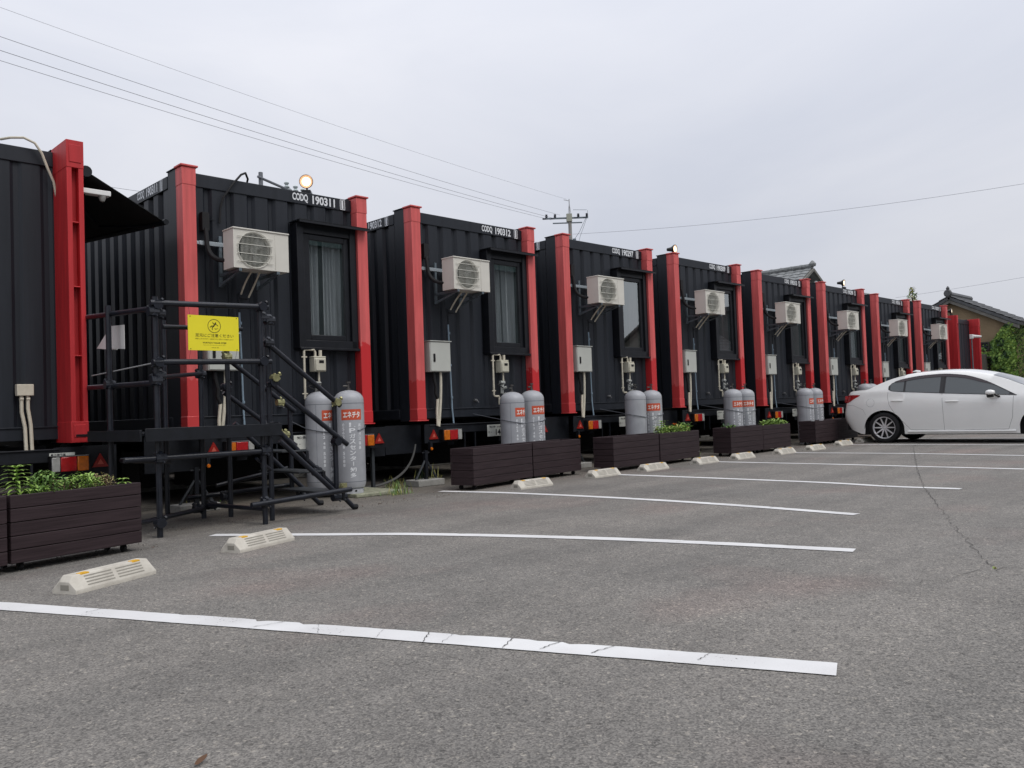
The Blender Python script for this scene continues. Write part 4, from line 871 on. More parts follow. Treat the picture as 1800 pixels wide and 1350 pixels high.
# warning sign, hung on the rails
sg = thing('warning_sign', 'yellow WATCH YOUR STEP sign hung on the scaffold rails', 'sign', (3.115, 6.915, 1.552))
m_ = MB(); m_.box(0, .457, 0, .004, 0, .300); m_.build('board', yellow_m, sg, 0)
m_ = MB(); X, Zv = (1, 0, 0), (0, 0, 1); yy = -.0012
n = 36
for k in range(n):
    a, b = 2*math.pi*k/n, 2*math.pi*(k+1)/n; m_.quad(*[(.232+r_*math.cos(q), yy, .213+r_*math.sin(q)) for r_, q in ((.055, a), (.055, b), (.0595, b), (.0595, a))])
def limb(pts, wd):
    for (x0, z0), (x1, z1) in zip(pts[:-1], pts[1:]):
        d = Vector((x1-x0, 0, z1-z0)).normalized()*wd*.5; nn_ = Vector((-d.z, 0, d.x)); A, B = Vector((.232+x0, yy-.0003, .213+z0)), Vector((.232+x1, yy-.0003, .213+z1)); m_.quad(A-nn_-d, B-nn_+d, B+nn_+d, A+nn_-d)
for k in range(10): a, b = 2*math.pi*k/10, 2*math.pi*(k+1)/10; m_.add([(.2445, yy, .2385), (.2445+.0068*math.cos(a), yy, .2385+.0068*math.sin(a)), (.2445+.0068*math.cos(b), yy, .2385+.0068*math.sin(b))], [(0, 1, 2)])
limb([(.008, .018), (-.004, .0)], .011); limb([(.008, .016), (.022, .012), (.032, .002)], .005); limb([(.004, .018), (-.008, .02), (-.014, .032)], .005); limb([(-.004, .0), (-.022, .0), (-.036, -.010)], .007); limb([(-.006, -.003), (-.018, -.014), (-.018, -.032)], .006)
limb([(.0, -.022), (.025, -.025)], .0025); limb([(.008, -.031), (.034, -.018)], .0025)
put_text(m_, '足元にご注意ください', (.062, yy, .116), X, Zv, .345, .030, .004); put_text(m_, '段差がございますので、お足元に十分ご注意のうえお進みください', (.062, yy, .094), X, Zv, .345, .012, 0)
put_text(m_, 'WATCH YOUR STEP', (.125, yy, .060), X, Zv, .215, .014, .02); put_text(m_, 'Please watch your step as the ground is uneven.', (.13, yy, .043), X, Zv, .205, .007); put_text(m_, '(HOTEL R9)', (.205, yy, .020), X, Zv, .065, .010)
m_.build('lettering', sign_ink, sg, 0)
m_ = MB()
for x, z in ((.02, .288), (.437, .288), (.02, .012), (.437, .012)): m_.tube([(x, -.003, z), (x, .02, z)], .004, 8); m_.tube([(x, .0, z), (x, .03, z+(.09 if z > .1 else -.08))], .0012, 4)
m_.build('cable_tie', black2, sg)
# folded white sheet on the far side of the platform
m_ = MB(); m_.add([(2.95, 7.86, 1.63), (2.95, 8.22, 1.66), (2.95, 8.20, 1.87), (2.95, 7.86, 1.85), (2.955, 8.62, 1.68), (2.953, 8.28, 1.86)], [(0, 1, 2, 3)]); m_.add([(2.962, 8.60, 1.69), (2.97, 8.1, 1.64), (2.962, 8.23, 1.875)], [(0, 1, 2)])
o = m_.build('hanging_sheet', paper, smooth=0); so_ = o.modifiers.new('thick', 'SOLIDIFY'); so_.thickness = .003; tag(o, 'white folded sheet hanging on the platform rail by the first container', 'sheet')

# ------------------------------------------------------------------ things on the first container
jb = thing('junction_box', 'small cream junction box with two conduits on the nearest container', 'junction box', (2.34, 8.93, 1.25))
m_ = MB(); m_.box(0, .145, -.05, .02, 0, .11); m_.build('box_body', beige2, jb, bevel=.006)
m_ = MB(); m_.tube([(.045, -.015, .0), (.045, -.015, -.15), (.07, -.02, -.30), (.07, -.05, -.53)], .017, 8); m_.build('conduit', beige2, jb)
m_ = MB(); m_.tube([(.10, -.015, 0), (.10, -.015, -.12), (.12, -.02, -.28), (.12, -.05, -.53)], .017, 8); m_.build('conduit', beige2, jb)
m_ = MB(); m_.tube([(.03, -.015, -.03), (.06, -.015, -.03)], .022, 8); m_.tube([(.085, -.015, -.03), (.115, -.015, -.03)], .022, 8); m_.build('gland', beige2, jb)
m_ = MB(); m_.tube([(2.28, 9.05, 3.72), (2.34, 8.96, 3.725), (2.44, 8.90, 3.73), (2.53, 8.88, 3.69), (2.59, 8.88, 3.60), (2.64, 8.88, 3.46), (2.69, 8.88, 3.34), (2.72, 8.90, 3.20)], .0125, 8); tag(m_.build('roof_conduit', beige2), 'cream flexible conduit looping over the top rail of the nearest container', 'conduit')
aw = thing('awning', 'black folding awning on the right side of the nearest container', 'awning', (2.86, 8.9, 2.9))
def wv(p): return Vector(p)-Vector((2.86, 8.9, 2.9))
m_ = MB(); m_.tube([wv((2.90, 8.60, 3.42)), wv((2.90, 11.6, 3.42))], .055, 12); m_.build('cassette', black2, aw)
m_ = MB(); A, B, C_, D_ = wv((2.92, 8.62, 3.42)), wv((3.74, 8.80, 3.075)), wv((3.60, 11.4, 3.24)), wv((2.92, 11.5, 3.45)); m_.quad(A, B, C_, D_); o = m_.build('fabric', awn_m, aw, 0); q = o.modifiers.new('t', 'SOLIDIFY'); q.thickness = .006
m_ = MB(); m_.tube([B+Vector((.0, -.04, -.01)), C_], .030, 10); m_.build('front_bar', black2, aw)
m_ = MB(); m_.tube([wv((2.88, 9.0, 3.30)), wv((3.35, 9.6, 3.12)), wv((3.70, 9.0, 3.05))], .018, 8); m_.build('folding_arm', black2, aw)
m_ = MB(); m_.tube([wv((2.88, 11.2, 3.32)), wv((3.35, 10.6, 3.16)), wv((3.60, 11.1, 3.2))], .018, 8); m_.build('folding_arm', black2, aw)
m_ = MB(); m_.quad(wv((2.89, 8.62, 2.73)), wv((2.89, 8.62, 3.30)), wv((2.89, 11.4, 3.35)), wv((2.89, 11.4, 2.73))); m_.build('side_cloth', awn_m, aw, 0)
pl_ = thing('wall_lamp', 'white and clear lamp under the awning of the nearest container', 'lamp', (2.86, 8.62, 3.20)); m_ = MB(); m_.box(0, .26, -.04, .05, 0, .05); m_.build('lamp_housing', paper, pl_, bevel=.006); m_ = MB(); m_.lathe([(.0001, -.06), (.022, -.05), (.04, -.0)], 12, 'z', (.19, 0, 0), caps=False); m_.build('lamp_glass', clearlens, pl_)

# jack stands, blocks, cables
def jack(x, y, label, block=True, top=.46):
    t = thing('jack_stand', label, 'jack stand', (x, y, 0), 0, 'jack stands under the trailers'); b = .085 if block else 0
    m_ = MB(); m_.box(-.022, .022, -.022, .022, b, top); m_.build('post', black2, t)
    for a, (dx, dy) in enumerate(((-.19, -.02), (.19, .02), (0, .2))):
        m_ = MB(); m_.tube([(dx*.1, dy*.1, b+.24), (dx, dy, b)], .014, 6); m_.build('leg', mat('jack_grey', (.03, .035, .04), .6), t)
    m_ = MB(); m_.tube([(-.06, 0, top-.03), (.06, 0, top-.03)], .01, 6); m_.build('crank_pin', black2, t)
    if block: m_ = MB(); m_.box(-.24, .20, -.14, .14, 0, b-.001); m_.build('base_block', conc, t, bevel=.008)
JL = {1: 'jack stand behind the scaffold platform', 2: 'jack stand on a concrete block left of the first empty planter', 3: 'jack stand in the gap before container 190297', 4: 'jack stand before container 190309', 5: 'jack stand in the dark gap under container 190313', 6: 'jack stand behind the car boot'}
for i in range(1, 7): jack(POS[i][0]+.03, POS[i][1]-.10, JL[i])
t = thing('jack_stand', 'thin jack stand right of the front cylinder', 'jack stand', (6.42, 8.95, 0), 0, 'jack stands under the trailers'); m_ = MB(); m_.box(-.02, .02, -.02, .02, 0, .55); m_.build('post', mat('jack_grey', (.03, .035, .04)), t); m_ = MB(); m_.tube([(-.03, 0, .5), (.05, 0, .5)], .008, 6); m_.build('crank_pin', black2, t)
for k, (o1, o2) in enumerate(((0, 0), (.02, .03))):
    m_ = MB(); m_.tube(arc((6.98, 8.76, .55), (6.93-o1, 8.8, .02), (6.35+k*.05, 9.1+o2*4, .015), 14), .011, 6); tag(m_.build('ground_cable', mat('grey_cable', (.10, .10, .095), .7)), ['grey cable hanging from the jack stand to the ground, upper one', 'grey cable hanging from the jack stand to the ground, lower one'][k], 'cable')
m_ = MB(); m_.box(-2, 40, 11.9, 12.05, 0, .12); tag(m_.build('concrete_kerb', conc, bevel=.01), 'low concrete kerb on the ground beneath the containers', 'kerb')
fe = thing('added_screen', 'dark board fence added behind the containers to keep the ground beneath dark', 'screen', (-4, 15.4, 0))  # added to block daylight from beyond, so it stays black under the containers
m_ = MB(); m_.box(0, 36, 0, .04, 0, 1.9); m_.build('screen_boards', screen_m, fe, 0); tag(fe.children[0], kind='stuff')

# ------------------------------------------------------------------ car
def car():
    t = thing('parked_car', 'white four door saloon parked with its rear to the wheel stop', 'car', (17.83, 7.72, 0), 0)
    # local axes: X away from us across the car, u along -Y (0 at the tail); half width measured from the centre X = .89
    def ip(xs, ys):
        xs, ys = np.array(xs, float), np.array(ys, float); d = np.diff(ys)/np.diff(xs); mm = np.zeros(len(xs)); mm[1:-1] = np.where(d[1:]*d[:-1] > 0, 2*d[1:]*d[:-1]/(d[1:]+d[:-1]+1e-12), 0); mm[0], mm[-1] = d[0], d[-1]
        def f(x):
            x = min(max(x, xs[0]), xs[-1]); i = min(int(np.searchsorted(xs, x, 'right'))-1, len(xs)-2); h_ = xs[i+1]-xs[i]; s = (x-xs[i])/h_
            return float((2*s**3-3*s**2+1)*ys[i]+(s**3-2*s**2+s)*h_*mm[i]+(-2*s**3+3*s**2)*ys[i+1]+(s**3-s**2)*h_*mm[i+1])
        return f
    W = ip([0, .06, .18, .5, 1.2, 2.4, 3.4, 4.0, 4.4, 4.65, 4.78], [.70, .775, .835, .875, .888, .89, .885, .86, .79, .68, .5])
    TOP = ip([0, .07, .22, .48, .7, 1.02, 1.3, 1.6, 1.94, 2.33, 2.71, 3.07, 3.41, 3.7, 4.2, 4.55, 4.78], [1.02, 1.10, 1.115, 1.13, 1.24, 1.375, 1.445, 1.475, 1.478, 1.455, 1.385, 1.265, 1.105, 1.04, .94, .80, .55])
    BELT = ip([0, .3, .94, 1.5, 2.5, 3.3, 3.8, 4.4, 4.78], [1.0, 1.05, 1.07, 1.025, .955, .91, .88, .76, .50])
    FZ = ip([.10, .20, .34, .5, .66, .78, .86, .92, 1.08], [.93, .955, .975, .992, 1.0, .996, .985, .965, .93])
    SR = ip([.1, .22, .34, .45, .60, .80, 1.0, 1.12], [.16, .10, .03, -.03, -.05, -.02, .02, .05])
    ARC = [(.83, .30, .405), (3.72, .30, .405)]
    def bottom(u):
        z = .185 if .3 < u < 4.5 else (.30-.38*min(u, .3) if u <= .3 else .185+.3*(u-4.5))
        for c, cz, r in ARC:
            if abs(u-c) < r: z = max(z, cz+math.sqrt(r*r-(u-c)**2)*.93)
        return z
    def half(u, z):
        b = BELT(u)
        if z <= b: return W(u)*FZ(z)
        return W(u)*FZ(b) - .50*(z-b)
    def P(u, z, off=0, side=1):    # side 1 = near side
        y = half(u, z)+off; uu = u+(SR(z)*(1-u/.5) if u < .5 else 0); return Vector((.89-side*y, -uu, z))
    us = sorted(set([round(x, 4) for x in list(np.linspace(0, .5, 10))+list(np.linspace(.5, 4.78, 60))+[c+r*math.cos(q) for c, _, r in ARC for q in np.linspace(0, math.pi, 25)]]))
    NR = 9; rows = []
    for u in us:
        zb, b, tp = bottom(u), BELT(u), TOP(u); tp = max(tp, b+.02); zr = b+(tp-b)*.86; pts = []
        for i in range(NR): z = zb+(b-zb)*i/(NR-1); pts.append((half(u, z), z))
        ye0 = half(u, b)
        for i in range(1, 5): z = b+(zr-b)*i/4; pts.append((half(u, z), z))
        ye = pts[-1][0]
        for q in (.8, .55, .28, 0): pts.append((ye*q, tp-(tp-zr)*q**2.2))
        rows.append((u, pts))
    m_ = MB(); n = len(rows[0][1])
    for s in (1, -1):
        vs = []
        for u, pts in rows:
            for y, z in pts:
                uu = u+(SR(z)*(1-u/.5) if u < .5 else 0); vs.append((.89-s*y, -uu, z))
        fs = []
        for i in range(len(rows)-1):
            for j in range(n-1):
                q = (i*n+j, (i+1)*n+j, (i+1)*n+j+1, i*n+j+1); fs.append(q if s == 1 else q[::-1])
        m_.add(vs, fs)
    for e, fl in ((0, 1), (len(rows)-1, -1)):
        b0, b1 = e*n, len(rows)*n+e*n; dd = Vector((0, .035, 0)) if e == 0 else Vector((0, -.03, 0))
        for j in range(n-1): m_.f.append((b0+j, b1+j, b1+j+1, b0+j+1) if fl == -1 else (b0+j, b0+j+1, b1+j+1, b1+j)); m_.m.append(0)
    m_.build('body', carpaint, t, 55)
    m_ = MB(); m_.box(.10, 1.68, -4.55, -.25, .17, .45); m_.box(.16, 1.62, -.35, -.02, .28, .60); m_.build('underbody', underb, t, 0)
    for c, cz, r in ARC:
        m_ = MB()
        for s in (1, -1):
            for k in range(24):
                a, b = math.pi*k/24, math.pi*(k+1)/24
                m_.quad(*[(.89-s*(.86 if q else .55), -(c+(r+.002)*math.cos(A)), cz+(r+.002)*math.sin(A)*.93) for A, q in ((a, 1), (b, 1), (b, 0), (a, 0))])
        m_.build('wheel_arch', underb, t)
    def patch(u0, u1, lo, hi, off, nu=24, nz=5, side=1, mb=None, mi=None):
        m_ = mb or MB()
        for i in range(nu):
            a, b = u0+(u1-u0)*i/nu, u0+(u1-u0)*(i+1)/nu
            for j in range(nz):
                q = [P(uu, lo(uu)+(hi(uu)-lo(uu))*jj/nz, off, side) for uu, jj in ((a, j), (b, j), (b, j+1), (a, j+1))]; m_.quad(*q) if side == 1 else m_.quad(*q[::-1])
        return m_
    ghi = ip([.93, 1.01, 1.27, 1.63, 1.93, 2.33, 2.7, 2.88, 3.3], [1.17, 1.245, 1.32, 1.365, 1.375, 1.335, 1.22, 1.135, .905]); glo = ip([.93, 1.0, 1.51, 2.5, 3.3], [1.10, 1.066, 1.02, .948, .900])
    for s in (1, -1):
        m_ = patch(.93, 3.30, glo, ghi, .003, side=s, nu=40); m_.build('window_surround', cartrim, t)
        for u0, u1 in ((.97, 1.235), (1.275, 1.93), (2.03, 3.17)):
            m_ = patch(u0, u1, lambda u: glo(u)+.010, lambda u: ghi(u)-.018, .007, side=s); m_.build('side_window', carglass, t)
        m_ = patch(1.05, 2.92, lambda u: ghi(u)-.055*min(1, (2.95-u)/.3, (u-1.0)/.2), lambda u: ghi(u)+.004, .016, side=s, nz=2); m_.build('window_visor', visor_m, t)
        m_ = patch(1.95, 2.0, glo, lambda u: ghi(u)-.05, .009, nu=2, side=s); m_.build('pillar', cartrim, t)
        # gaps round the doors
        m_ = MB()
        def gap(pts, w_=.0045):
            for (ua, za), (ub, zb) in zip(pts[:-1], pts[1:]):
                k = 6
                for i in range(k):
                    A, B = (ua+(ub-ua)*i/k, za+(zb-za)*i/k), (ua+(ub-ua)*(i+1)/k, za+(zb-za)*(i+1)/k); dx, dz = B[0]-A[0], B[1]-A[1]; l = math.hypot(dx, dz); nx, nz_ = -dz/l*w_/2, dx/l*w_/2
                    m_.quad(P(A[0]-nx, A[1]-nz_, .0012, s), P(B[0]-nx, B[1]-nz_, .0012, s), P(B[0]+nx, B[1]+nz_, .0012, s), P(A[0]+nx, A[1]+nz_, .0012, s))
        gap([(.93, 1.05), (.92, .95), (.96, .78), (1.08, .58), (1.25, .40), (1.36, .27)]); gap([(1.98, .98), (1.995, .6), (2.0, .26)]); gap([(3.24, .89), (3.21, .5), (3.13, .27)]); gap([(1.36, .27), (2.0, .255), (3.13, .265)], .006)
        gap([(.08, .96), (.30, 1.0)], .004); gap([(.57+.085*math.cos(a*.524), .84+.085*math.sin(a*.524)) for a in range(13)], .003); gap([(.05, .80), (.20, .80), (.42, .70), (.46, .60)], .003)
        m_.build('door_gap', mat('panel_gap', (.10, .10, .10), .8), t, 0)
        for u0, z0 in ((.99, .866), (2.04, .822)):
            m_ = MB(); q = [P(u0+.245*i/8, z0+.004*math.sin(math.pi*i/8), .018*math.sin(math.pi*(i+.4)/8.8)+.002, s) for i in range(9)]; m_.tube(q, [.008, .012, .013, .013, .013, .013, .013, .012, .008], 8); m_.build('door_handle', carpaint, t)
        m_ = patch(.12, 3.2, lambda u: .200, lambda u: .205+.0*u, .014, side=s, nz=1) if False else MB()
        q = [P(u, .235, .010, s) for u in np.linspace(1.30, 3.25, 12)]; m_.tube(q, .022, 8); m_.build('side_sill', carpaint, t)
        # mirror
        m_ = MB(); c = P(2.87, .965, .115, s); cx_, cy_, cz_ = c
        m_.lathe([(.0001, -.085), (.045, -.075), (.068, -.03), (.072, .02), (.055, .065), (.0001, .085)], 14, 'y', c, caps=False); m_.v = [(x, y, cz_+(z-cz_)*.80) for x, y, z in m_.v]; mo = m_.build('mirror', carpaint, t, 60)
        m_ = MB(); m_.tube([P(2.94, .93, .10, s), P(3.0, .885, .0, s)], .022, 8); m_.lathe([(.0001, -.06), (.05, -.05), (.06, .05), (.0001, .06)], 12, 'y', c-Vector((0, 0, .038)), caps=False); m_.v = [(x, y, z) for x, y, z in m_.v]; m_.build('mirror_foot', cartrim, mo)
        # tail lamp and head lamp
        tlo, thi = ip([.0, .10, .20, .34], [.845, .865, .93, 1.0]), ip([.0, .2, .34], [1.015, 1.018, 1.008]); m_ = patch(.005, .335, tlo, thi, .005, 14, 4, s); m_.build('tail_light', redlens, t)
        m_ = patch(4.25, 4.62, lambda u: .60, lambda u: .70, .005, 10, 2, s); m_.build('headlight', clearlens, t)
    m_ = MB(); m_.quad((.35, .047, .86), (.20, .045, .86), (.20, .03, 1.0), (.35, .03, 1.0)); m_.quad((1.58, .045, .86), (1.43, .047, .86), (1.43, .03, 1.0), (1.58, .03, 1.0)); m_.build('boot_light', redlens, t, 0)
    def topp(u, f_, off):
        b, tp = BELT(u), TOP(u); zr = b+(tp-b)*.86; ye = half(u, zr); q = abs(f_); return Vector((.89-ye*f_, -u, tp-(tp-zr)*q**2.2+off))
    for nm, u0, u1 in (('rear_window', .52, 1.12), ('windscreen', 2.85, 3.42)):
        m_ = MB()
        for i in range(10):
            for j in range(10):
                a, b, f0, f1 = u0+(u1-u0)*i/10, u0+(u1-u0)*(i+1)/10, -.9+1.8*j/10, -.9+1.8*(j+1)/10; m_.quad(topp(a, f1, .005), topp(b, f1, .005), topp(b, f0, .005), topp(a, f0, .005))
        m_.build(nm, carglass, t)
    m_ = MB(); m_.tube([topp(1.30, 0, .01), topp(1.22, 0, .05), topp(1.14, 0, .055)], [.03, .022, .004], 8); m_.build('roof_aerial', carpaint, t)
    for c in (.83, 3.72):
        for s in (1, -1):
            x = .89-s*.775; wh = bpy.data.objects.new('wheel', None); col.objects.link(wh); wh.parent = t; wh.location = (x, -c, .318); wh.rotation_euler = (0, 0, 0 if s == 1 else math.pi)
            m_ = MB(); m_.lathe([(.222, -.100), (.235, -.108), (.29, -.106), (.312, -.088), (.318, -.06), (.318, .06), (.312, .088), (.29, .1), (.222, .1)], 40, 'x', caps=False); m_.build('tyre', rubber, wh, 40)
            m_ = MB(); m_.lathe([(.206, -.072), (.226, -.098), (.230, -.104), (.222, -.104), (.214, -.088)], 40, 'x', caps=False)
            for k in range(10):
                a = 2*math.pi*k/10; d = .10 if k % 2 else -.10; wd = .013
                r0, r1 = .035, .214; A0, A1 = a-d*.6, a+0*d; n0 = Vector((0, -math.sin(a), math.cos(a)))
                p0, p1 = Vector((-.078, r0*math.cos(A0), r0*math.sin(A0))), Vector((-.098, r1*math.cos(A1), r1*math.sin(A1)))
                m_.quad(p0-n0*wd*1.2, p1-n0*wd*.7, p1+n0*wd*.7, p0+n0*wd*1.2); m_.quad(p0+n0*wd*1.2, p1+n0*wd*.7, p1+n0*wd*.7+Vector((.03, 0, 0)), p0+n0*wd*1.2+Vector((.03, 0, 0))); m_.quad(p1-n0*wd*.7, p0-n0*wd*1.2, p0-n0*wd*1.2+Vector((.03, 0, 0)), p1-n0*wd*.7+Vector((.03, 0, 0)))
            m_.lathe([(.0001, -.088), (.028, -.086), (.036, -.07)], 16, 'x', caps=False); m_.build('rim', chrome, wh, 30)
            m_ = MB(); m_.lathe([(.0001, -.040), (.215, -.045), (.22, -.09)], 32, 'x', caps=False); m_.build('brake_disc', rimdark, wh, 30)
    return t
car()

# ------------------------------------------------------------------ utility poles and wires
def upole(x, y, h_, label, arm_z, arm=1.4, rz=0, big=True, r=.11):
    t = thing('utility_pole', label, 'utility pole', (x, y, 0), rz, 'utility poles')
    m_ = MB(); m_.tube([(0, 0, 0), (0, 0, h_-1.0)], [r*1.3, r*.85], 14); m_.build('pole', polem, t)
    m_ = MB(); m_.tube([(0, 0, h_-1.1), (0, 0, h_)], .025, 6); m_.tube([(-.1, 0, h_-1.0), (0, 0, h_-.2)], .012, 5); m_.tube([(.1, 0, h_-1.0), (0, 0, h_-.2)], .012, 5); m_.tube([(0, 0, h_-.1), (-.3, 0, h_-.03)], .015, 5); m_.build('spike', steel, t)
    m_ = MB(); m_.box(-arm, arm*.75, -.04, .04, arm_z-.04, arm_z+.04); m_.box(-arm*.7, arm*.5, -.03, .03, arm_z-.30, arm_z-.24); m_.build('crossarm', galv, t)
    for x_ in (-arm*.95, -arm*.6, arm*.35, arm*.7):
        m_ = MB(); m_.lathe([(.02, -.02), (.08, .03), (.05, .06), (.085, .10), (.05, .13), (.07, .18), (.02, .2)], 10, 'z', (x_, 0, arm_z+.04)); m_.tube([(x_-.22, 0, arm_z), (x_, 0, arm_z)], .05, 8); m_.build('insulator', insul, t)
    m_ = MB(); m_.box(-.18, .12, -.13, .13, arm_z-.2, arm_z+.22); m_.build('switch_box', mat('switch_box', (.33, .34, .28), .7), t)
    m_ = MB(); m_.box(.12, .3, -.03, .03, arm_z-1.5, arm_z-1.15); m_.tube([(.9, 0, arm_z), (.5, 0, arm_z-.8), (.2, 0, arm_z-1.2)], .012, 5); m_.tube([(1.0, 0, arm_z+.4), (.95, 0, arm_z), (.55, 0, arm_z-1), (.3, 0, arm_z-1.8)], .010, 5); m_.tube([(.2, 0, arm_z+.45), (.95, 0, arm_z+.42)], .012, 5); m_.build('bracket', galv, t)
    return t
upole(35.2, 30.0, 12.5, 'concrete utility pole with crossarm rising behind container 190297', 11.45, 1.35, R(-45))
p2 = thing('utility_pole', 'grey pole with slanting crossarm behind container 190311', 'utility pole', (8.85, 16.0, 0), 0, 'utility poles')
m_ = MB(); m_.tube([(0, 0, 0), (0, 0, 6.14)], .045, 10); m_.build('pole', mat('grey_pole', (.16, .17, .19), .7), p2)
m_ = MB(); m_.tube([(-.10, -.06, 6.02), (1.9, .5, 5.80)], .028, 6); m_.tube([(0, 0, 5.9), (.38, .1, 5.55)], .014, 5); m_.tube([(.35, .1, 5.6), (.55, .12, 5.86)], .02, 5); m_.tube([(.7, .2, 5.6), (.78, .2, 5.94)], .02, 5); m_.build('crossarm', mat('grey_pole', (.16, .17, .19)), p2)
for k, x_ in enumerate((.72, .98, 1.2, 1.42, 1.65)):
    m_ = MB(); m_.lathe([(.012, 0), (.07, .05), (.03, .09), (.07, .13), (.03, .17), (.06, .22), (.01, .26)], 8, 'z', (x_, .27*x_, 5.93-.10*x_)); m_.tube([(x_, .27*x_, 6.08-.1*x_)]+[(x_+.12, .27*x_, 6.02-.1*x_), (x_+.2, .27*x_, 5.85-.1*x_)], .010, 4); m_.build('insulator', mat('glass_insulator', (.45, .5, .5), .3), p2)
def wire(a, b, sag, label, r=.012, grp='overhead power lines'):
    a, b = Vector(a), Vector(b); n = 30; m_ = MB(); m_.tube([a.lerp(b, i/n)-Vector((0, 0, 4*sag*(i/n)*(1-i/n))) for i in range(n+1)], r*.5, 5); tag(m_.build('power_line', wire_m), label, 'power line', grp)
def ext(a, b, t_): a, b = Vector(a), Vector(b); return a+(b-a)*t_
e1 = ext((34.9, 29.9, 12.45), (6.5, 25.4, 12.65), 1.4); e2 = ext((34.3, 30.0, 11.5), (6.1, 24.0, 11.25), 1.4); e3 = ext((34.1, 30.1, 11.25), (6.3, 24.9, 11.25), 1.4); e4 = ext((33.9, 30.2, 11.2), (6.4, 25.2, 11.1), 1.4)
wire((34.9, 29.9, 12.42), e1, .35, 'thin topmost power line running to the top of the concrete pole', .010); wire((34.4, 30.0, 11.5), e2, .35, 'second power line from the top, crossing the sky at left', .015); wire((34.1, 30.1, 11.28), e3, .35, 'third power line from the top, crossing the sky at left', .017); wire((33.9, 30.2, 11.2), e4, .35, 'lowest of the four power lines crossing the sky at left', .015)
wire((35.3, 29.9, 10.55), (44, 5, 10.4), .45, 'single power line from the concrete pole to the right edge', .016)
wire((52.5, 19.2, 6.95), (50.5, 8, 7.25), .05, 'faint power line above the tan house roof', .014)
wire((3, 24.2, 7.55), (35.0, 29.9, 9.9), .2, 'power line seen between the first two containers, upper one', .013); wire((3, 24.4, 7.2), (35.0, 29.9, 9.5), .2, 'power line seen between the first two containers, lower one', .013)

# ------------------------------------------------------------------ houses, wall, ivy
def tiled_roof(mb, a, b, c, d, n, thick=.10, amp=.035):
    """a-b eave, d-c ridge; rounded tile rows running from ridge to eave, with a stepped lower edge per course"""
    a, b, c, d = map(Vector, (a, b, c, d)); nn_ = (b-a).cross(d-a).normalized()
    if nn_.z < 0: nn_ = -nn_
    rows = 9; pr = 4
    for j in range(rows):
        t0, t1 = j/rows, (j+1)/rows+.02
        for i in range(n*pr):
            s0, s1 = i/(n*pr), (i+1)/(n*pr); h0, h1 = amp*abs(math.sin(math.pi*i/pr)), amp*abs(math.sin(math.pi*(i+1)/pr))
            f = lambda s, t_, h_: (a.lerp(b, s)).lerp(d.lerp(c, s), t_)+nn_*(h_)
            mb.quad(f(s0, t0, h0+.05), f(s1, t0, h1+.05), f(s1, t1, h1+.02), f(s0, t1, h0+.02))
            mb.quad(f(s0, t0, h0), f(s1, t0, h1), f(s1, t0, h1+.05), f(s0, t0, h0+.05))
    mb.add([a-nn_*thick, b-nn_*thick, c-nn_*thick, d-nn_*thick, a, b, c, d], [(3, 2, 1, 0), (0, 1, 5, 4), (1, 2, 6, 5), (3, 0, 4, 7)])
hs = thing('tan_house', 'tan plastered gable house with tiled roof and ivy at the far end', 'house', (36, 11, 0))
def hv(x, y, z): return (x-36, y-11, z)
RY, RZ, EY, EZ = 11.05, 4.83, 8.85, 3.72      # ridge, right eave
LY, LZ = 14.2, 3.3
m_ = MB(); poly = [(8.98, 0), (8.98, EZ-.12), (RY, RZ-.14), (13.9, 3.2), (13.9, 0)]; nn2 = len(poly)
m_.add([hv(36, y, z) for y, z in poly]+[hv(38.2, y, z) for y, z in poly], [tuple(range(nn2-1, -1, -1)), tuple(range(nn2, 2*nn2))]+[(i, (i+1) % nn2, (i+1) % nn2+nn2, i+nn2) for i in range(nn2)]); m_.build('wall', tanwall, hs, 0)
m_ = MB(); tiled_roof(m_, hv(35.75, 8.62, EZ-.13), hv(38.4, 8.62, EZ-.13), hv(38.4, RY, RZ), hv(35.75, RY, RZ), 24); tiled_roof(m_, hv(38.4, LY, 3.15), hv(35.75, LY, 3.15), hv(35.75, RY, RZ), hv(38.4, RY, RZ), 24)
ro = m_.build('roof', tile_m, hs, 30)
m_ = MB(); m_.tube([hv(35.70, RY, RZ+.09), hv(38.4, RY, RZ+.09)], .12, 8); m_.box(-.36, -.24, .0, .10, 4.80, 4.98); m_.lathe([(.12, -.06), (.16, 0), (.12, .06)], 10, 'x', hv(35.68, RY, RZ+.13)); m_.lathe([(.05, 0), (.07, .08), (.02, .16)], 8, 'z', hv(35.7, RY, RZ+.25)); m_.build('ridge_tiles', tile_m, ro)
m_ = MB()
for (ya, za), (yb, zb) in (((8.66, EZ-.24), (RY, RZ-.12)), ((RY, RZ-.12), (LY, 3.03))):
    m_.add([hv(35.78, ya, za), hv(35.78, yb, zb), hv(35.78, yb, zb-.13), hv(35.78, ya, za-.13), hv(35.84, ya, za), hv(35.84, yb, zb), hv(35.84, yb, zb-.13), hv(35.84, ya, za-.13)], [(0, 1, 2, 3), (7, 6, 5, 4), (0, 4, 5, 1), (3, 2, 6, 7)])
m_.build('barge_board', mat('barge_grey', (.16, .155, .14), .8, vary=(6, .3)), hs, 0)
def opening(y0, y1, z0, z1, nm, fm, inner):
    m_ = MB(); m_.box(-.06, .01, y0-11, y1-11, z0, z0+.05); m_.box(-.06, .01, y0-11, y1-11, z1-.05, z1); m_.box(-.06, .01, y0-11, y0+.05-11, z0+.05, z1-.05); m_.box(-.06, .01, y1-.05-11, y1-11, z0+.05, z1-.05); w1 = m_.build(nm, fm, hs)
    m_ = MB(); m_.box(-.012, -.006, y0+.05-11, y1-.05-11, z0+.05, z1-.05); m_.build('pane', inner, w1, 0)
